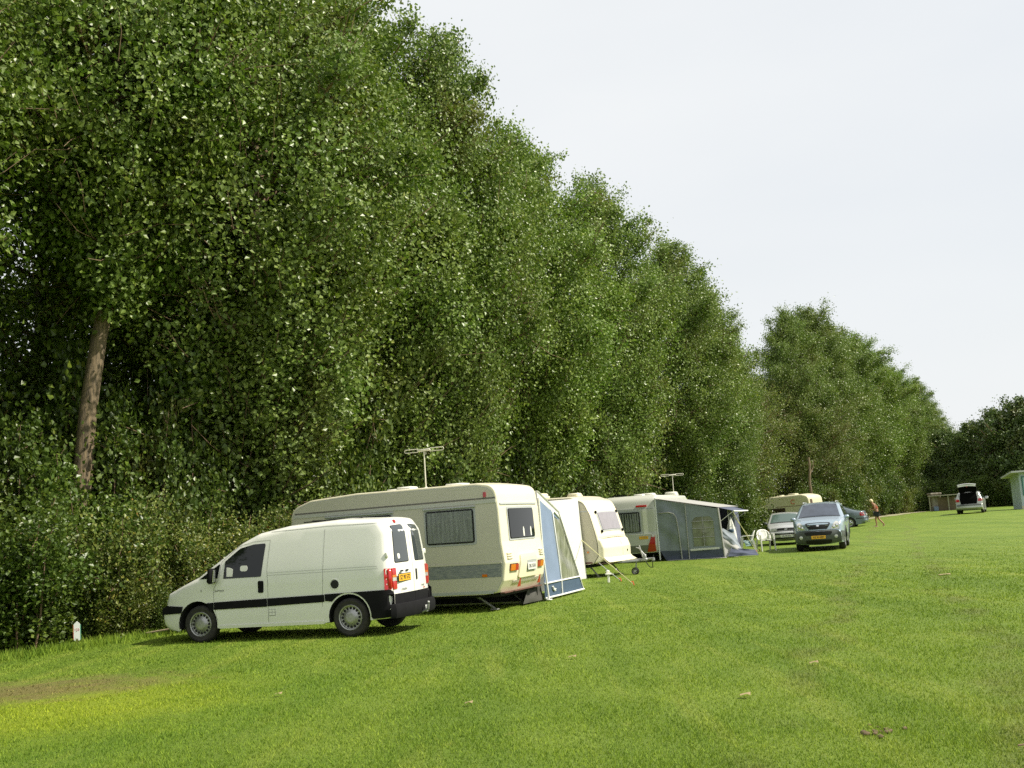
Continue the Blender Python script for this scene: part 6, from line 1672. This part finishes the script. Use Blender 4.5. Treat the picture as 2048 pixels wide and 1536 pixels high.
# gravel path along the distant trees
pts = [(20.0, 79.5), (24.0, 84.5), (28.3, 91), (32.5, 98), (36.0, 105.0), (38.0, 109)]
mb = MB(); g = []
rr = random.Random(3)
for k in range(len(pts) - 1):
    for t in np.linspace(0, 1, 8, endpoint=False):
        x = pts[k][0] + (pts[k + 1][0] - pts[k][0]) * t; y = pts[k][1] + (pts[k + 1][1] - pts[k][1]) * t
        w = 1.5 + rr.uniform(-.3, .3)
        g.append([(x + dx * w, y - dx * w * .55, ground_z(x + dx * w, y - dx * w * .55) + .012) for dx in (-1, -.3, .4, 1.1)])
mb.sheet(g); tag(mb.build('gravel_path', mat('gravel', (.34, .30, .20), .95, var=1, vscale=3, col2=(.22, .24, .10), bump=.5, bscale=20), None), kind='structure')
# blades of grass, thinning out with distance
rg = np.random.default_rng(17); n = 430000
Yb = np.exp(rg.uniform(math.log(5.9), math.log(46), n)); Yb = np.where((Yb > 24) & (rg.uniform(0, 1, n) < (Yb - 24) / 22), np.exp(rg.uniform(math.log(5.9), math.log(24), n)), Yb); Xb = (rg.uniform(-.60, .60, n)) * Yb + rg.normal(0, .2, n)
tuft = np.sin(Xb * 3.1 + np.sin(Yb * 2.3)) * np.sin(Yb * 2.7 + np.sin(Xb * 1.9))
keep = (Xb > .6 * Yb - 22); keep &= ~((((Xb + 6.3) / 2.0) ** 2 + ((Yb - 14) / 1.2) ** 2 < 1) & (rg.uniform(0, 1, n) < .7))
Xb, Yb, tuft = Xb[keep], Yb[keep], tuft[keep]; n = len(Xb)
Zb = .025 * np.sin(Xb * .35 + 1) * np.sin(Yb * .22) * np.clip((Yb - 14) / 10, 0, 1) ** 2 * (3 - 2 * np.clip((Yb - 14) / 10, 0, 1))
h = rg.uniform(.012, .032, n) * (1 + .35 * tuft); wd = rg.uniform(.003, .006, n) * np.clip(Yb / 10, 1, 2.4)
a = rg.uniform(0, 2 * PI, n); le = rg.uniform(.2, 1.1, n) * h
ca, sa = np.cos(a), np.sin(a); bq = rg.uniform(0, 2 * PI, n)
V = np.empty((n, 3, 3))
V[:, 0] = np.c_[Xb - ca * wd, Yb - sa * wd, Zb - .004]; V[:, 1] = np.c_[Xb + ca * wd, Yb + sa * wd, Zb - .004]
V[:, 2] = np.c_[Xb + np.cos(bq) * le, Yb + np.sin(bq) * le, Zb + h]
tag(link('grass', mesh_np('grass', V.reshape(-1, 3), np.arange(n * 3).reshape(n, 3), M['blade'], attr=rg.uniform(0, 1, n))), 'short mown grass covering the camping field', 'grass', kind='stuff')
# rougher grass and weeds along the foot of the hedge
n = 26000; t = rg.uniform(0, 1, n) ** .8; Zr = 15 + 33 * t
fr = 3.6 - 1.9 * np.clip((Zr - 20) / 25, 0, 1) + rg.normal(0, .28, n)
Xb = .6 * Zr - 24 + .857 * fr; Yb = Zr - .514 * fr; h = rg.uniform(.06, .20, n); wd = rg.uniform(.006, .014, n); a = rg.uniform(0, 2 * PI, n); le = h * rg.uniform(.1, .8, n); bq = rg.uniform(0, 2 * PI, n)
V = np.empty((n, 3, 3)); ca, sa = np.cos(a), np.sin(a)
V[:, 0] = np.c_[Xb - ca * wd, Yb - sa * wd, 0 * h - .01]; V[:, 1] = np.c_[Xb + ca * wd, Yb + sa * wd, 0 * h - .01]; V[:, 2] = np.c_[Xb + np.cos(bq) * le, Yb + np.sin(bq) * le, h]
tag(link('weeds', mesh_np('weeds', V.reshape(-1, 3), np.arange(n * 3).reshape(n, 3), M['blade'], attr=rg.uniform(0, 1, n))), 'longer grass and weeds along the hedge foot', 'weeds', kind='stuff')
# clods, fallen leaves, a twig
mb = MB(); rr = random.Random(8)
for k in range(16):
    x, y = 2.44 + rr.gauss(0, .085), 8.06 + rr.gauss(0, .075); s = rr.uniform(.010, .026)
    mb.box((x, y, s * .5), (s * 2.2, s * 1.6, s), Matrix.Rotation(rr.uniform(0, 3), 3, 'Z') @ Matrix.Rotation(rr.uniform(-.4, .4), 3, 'X'), bev=s * .35)
tag(mb.build('soil_clods', mat('clod', (.12, .085, .045), .95, bump=.5), None, smooth=60), 'scattered brown clods lying in the near grass at lower right', 'clods', kind='stuff')
mb = MB(); mb.tube([(3.05, 7.25, .03), (3.18, 7.27, .035), (3.33, 7.24, .03)], [.006, .006, .003], 6); tag(mb.build('twig', M['twig'], None), 'thin dry twig in the grass near the lower right corner', 'twig')
lm = mat('dead_leaf', (.42, .32, .17), .7, trans=.2, var=.4, vscale=8)
for k, (x, y, s, lb) in enumerate(((8.72, 23.3, .13, 'large pale fallen leaf alone in the grass below the walking person'), (1.85, 9.9, .05, 'small pale fallen leaf in the mid grass'), (-.6, 10.5, .04, 'tiny fallen leaf in the near centre grass'), (2.9, 11.6, .05, 'brown fallen leaf in the grass at right'), (-2.7, 12.0, .04, 'pale fallen leaf beside the yellow patch'), (.5, 13.5, .05, 'fallen leaf in the grass before the caravans'))):
    mb = MB(); mb.sheet([[(x - s, y - s * .5, .03), (x - s * .9, y + s * .5, .035)], [(x, y - s * .8, .045), (x, y + s * .8, .04)], [(x + s * .8, y - s * .5, .03), (x + s, y + s * .4, .05)]])
    tag(mb.build('fallen_leaf', lm, None, smooth=60), lb, 'leaf', 'fallen leaves on the lawn')
# ------------------------------------------------------------------ camera, light, sky
cam = bpy.data.cameras.new('camera'); co = bpy.data.objects.new('camera', cam); COL.objects.link(co)
cam.sensor_width = 36; cam.lens = 36 * 2200 / 2048; cam.clip_end = 3000; cam.clip_start = .1
PITCH = math.atan(285 / 2200)
co.matrix_world = Matrix.Translation((0, 0, 1.62)) @ Matrix.Rotation(PI / 2 + PITCH, 4, 'X') @ Matrix.Rotation(R(-3.9), 4, 'Z')
scene.camera = co
SUN_EL = 47.0; SUN_AZ = (1.0, -.20)
sd = Vector((SUN_AZ[0], SUN_AZ[1], 0)).normalized() * math.cos(R(SUN_EL)); sd.z = math.sin(R(SUN_EL))
sl = bpy.data.lights.new('sun', 'SUN'); sl.energy = 4.6; sl.angle = R(.6); sl.color = (1.0, .93, .80)
so = bpy.data.objects.new('sun', sl); COL.objects.link(so)
so.rotation_euler = sd.to_track_quat('Z', 'Y').to_euler()
w = bpy.data.worlds.new('World'); scene.world = w; w.use_nodes = True
N = w.node_tree.nodes; L = w.node_tree.links
bg = N['Background']; bg.inputs['Strength'].default_value = .1
sky = N.new('ShaderNodeTexSky'); sky.sky_type = 'NISHITA'; sky.sun_disc = False
sky.sun_elevation = R(SUN_EL); sky.sun_rotation = math.atan2(SUN_AZ[0], SUN_AZ[1]); sky.air_density = 1.2; sky.dust_density = 2.5
tc = N.new('ShaderNodeTexCoord'); mp = N.new('ShaderNodeMapping'); mp.inputs['Scale'].default_value = (1, 1, 3.2); mp.inputs['Location'].default_value = (.3, .2, .1)
L.new(tc.outputs['Generated'], mp.inputs['Vector'])
nz = N.new('ShaderNodeTexNoise'); nz.inputs['Scale'].default_value = 1.7; nz.inputs['Detail'].default_value = 5; nz.inputs['Roughness'].default_value = .45
L.new(mp.outputs[0], nz.inputs['Vector'])
mr = N.new('ShaderNodeMapRange'); mr.inputs['From Min'].default_value = .3; mr.inputs['From Max'].default_value = .62; mr.inputs['To Min'].default_value = .84; mr.inputs['To Max'].default_value = .97
L.new(nz.outputs['Fac'], mr.inputs['Value'])
mx = N.new('ShaderNodeMix'); mx.data_type = 'RGBA'; mx.inputs['B'].default_value = (6.25, 6.42, 6.52, 1)
L.new(mr.outputs[0], mx.inputs['Factor']); L.new(sky.outputs[0], mx.inputs['A']); L.new(mx.outputs['Result'], bg.inputs['Color'])
scene.view_settings.view_transform = 'Standard'; scene.view_settings.look = 'None'; scene.view_settings.exposure = .53; scene.view_settings.gamma = 1
cy = scene.cycles
cy.max_bounces = 5; cy.diffuse_bounces = 3; cy.glossy_bounces = 2; cy.transmission_bounces = 3; cy.transparent_max_bounces = 6
cy.sample_clamp_indirect = 4; cy.caustics_reflective = False; cy.caustics_refractive = False
cy.use_denoising = False
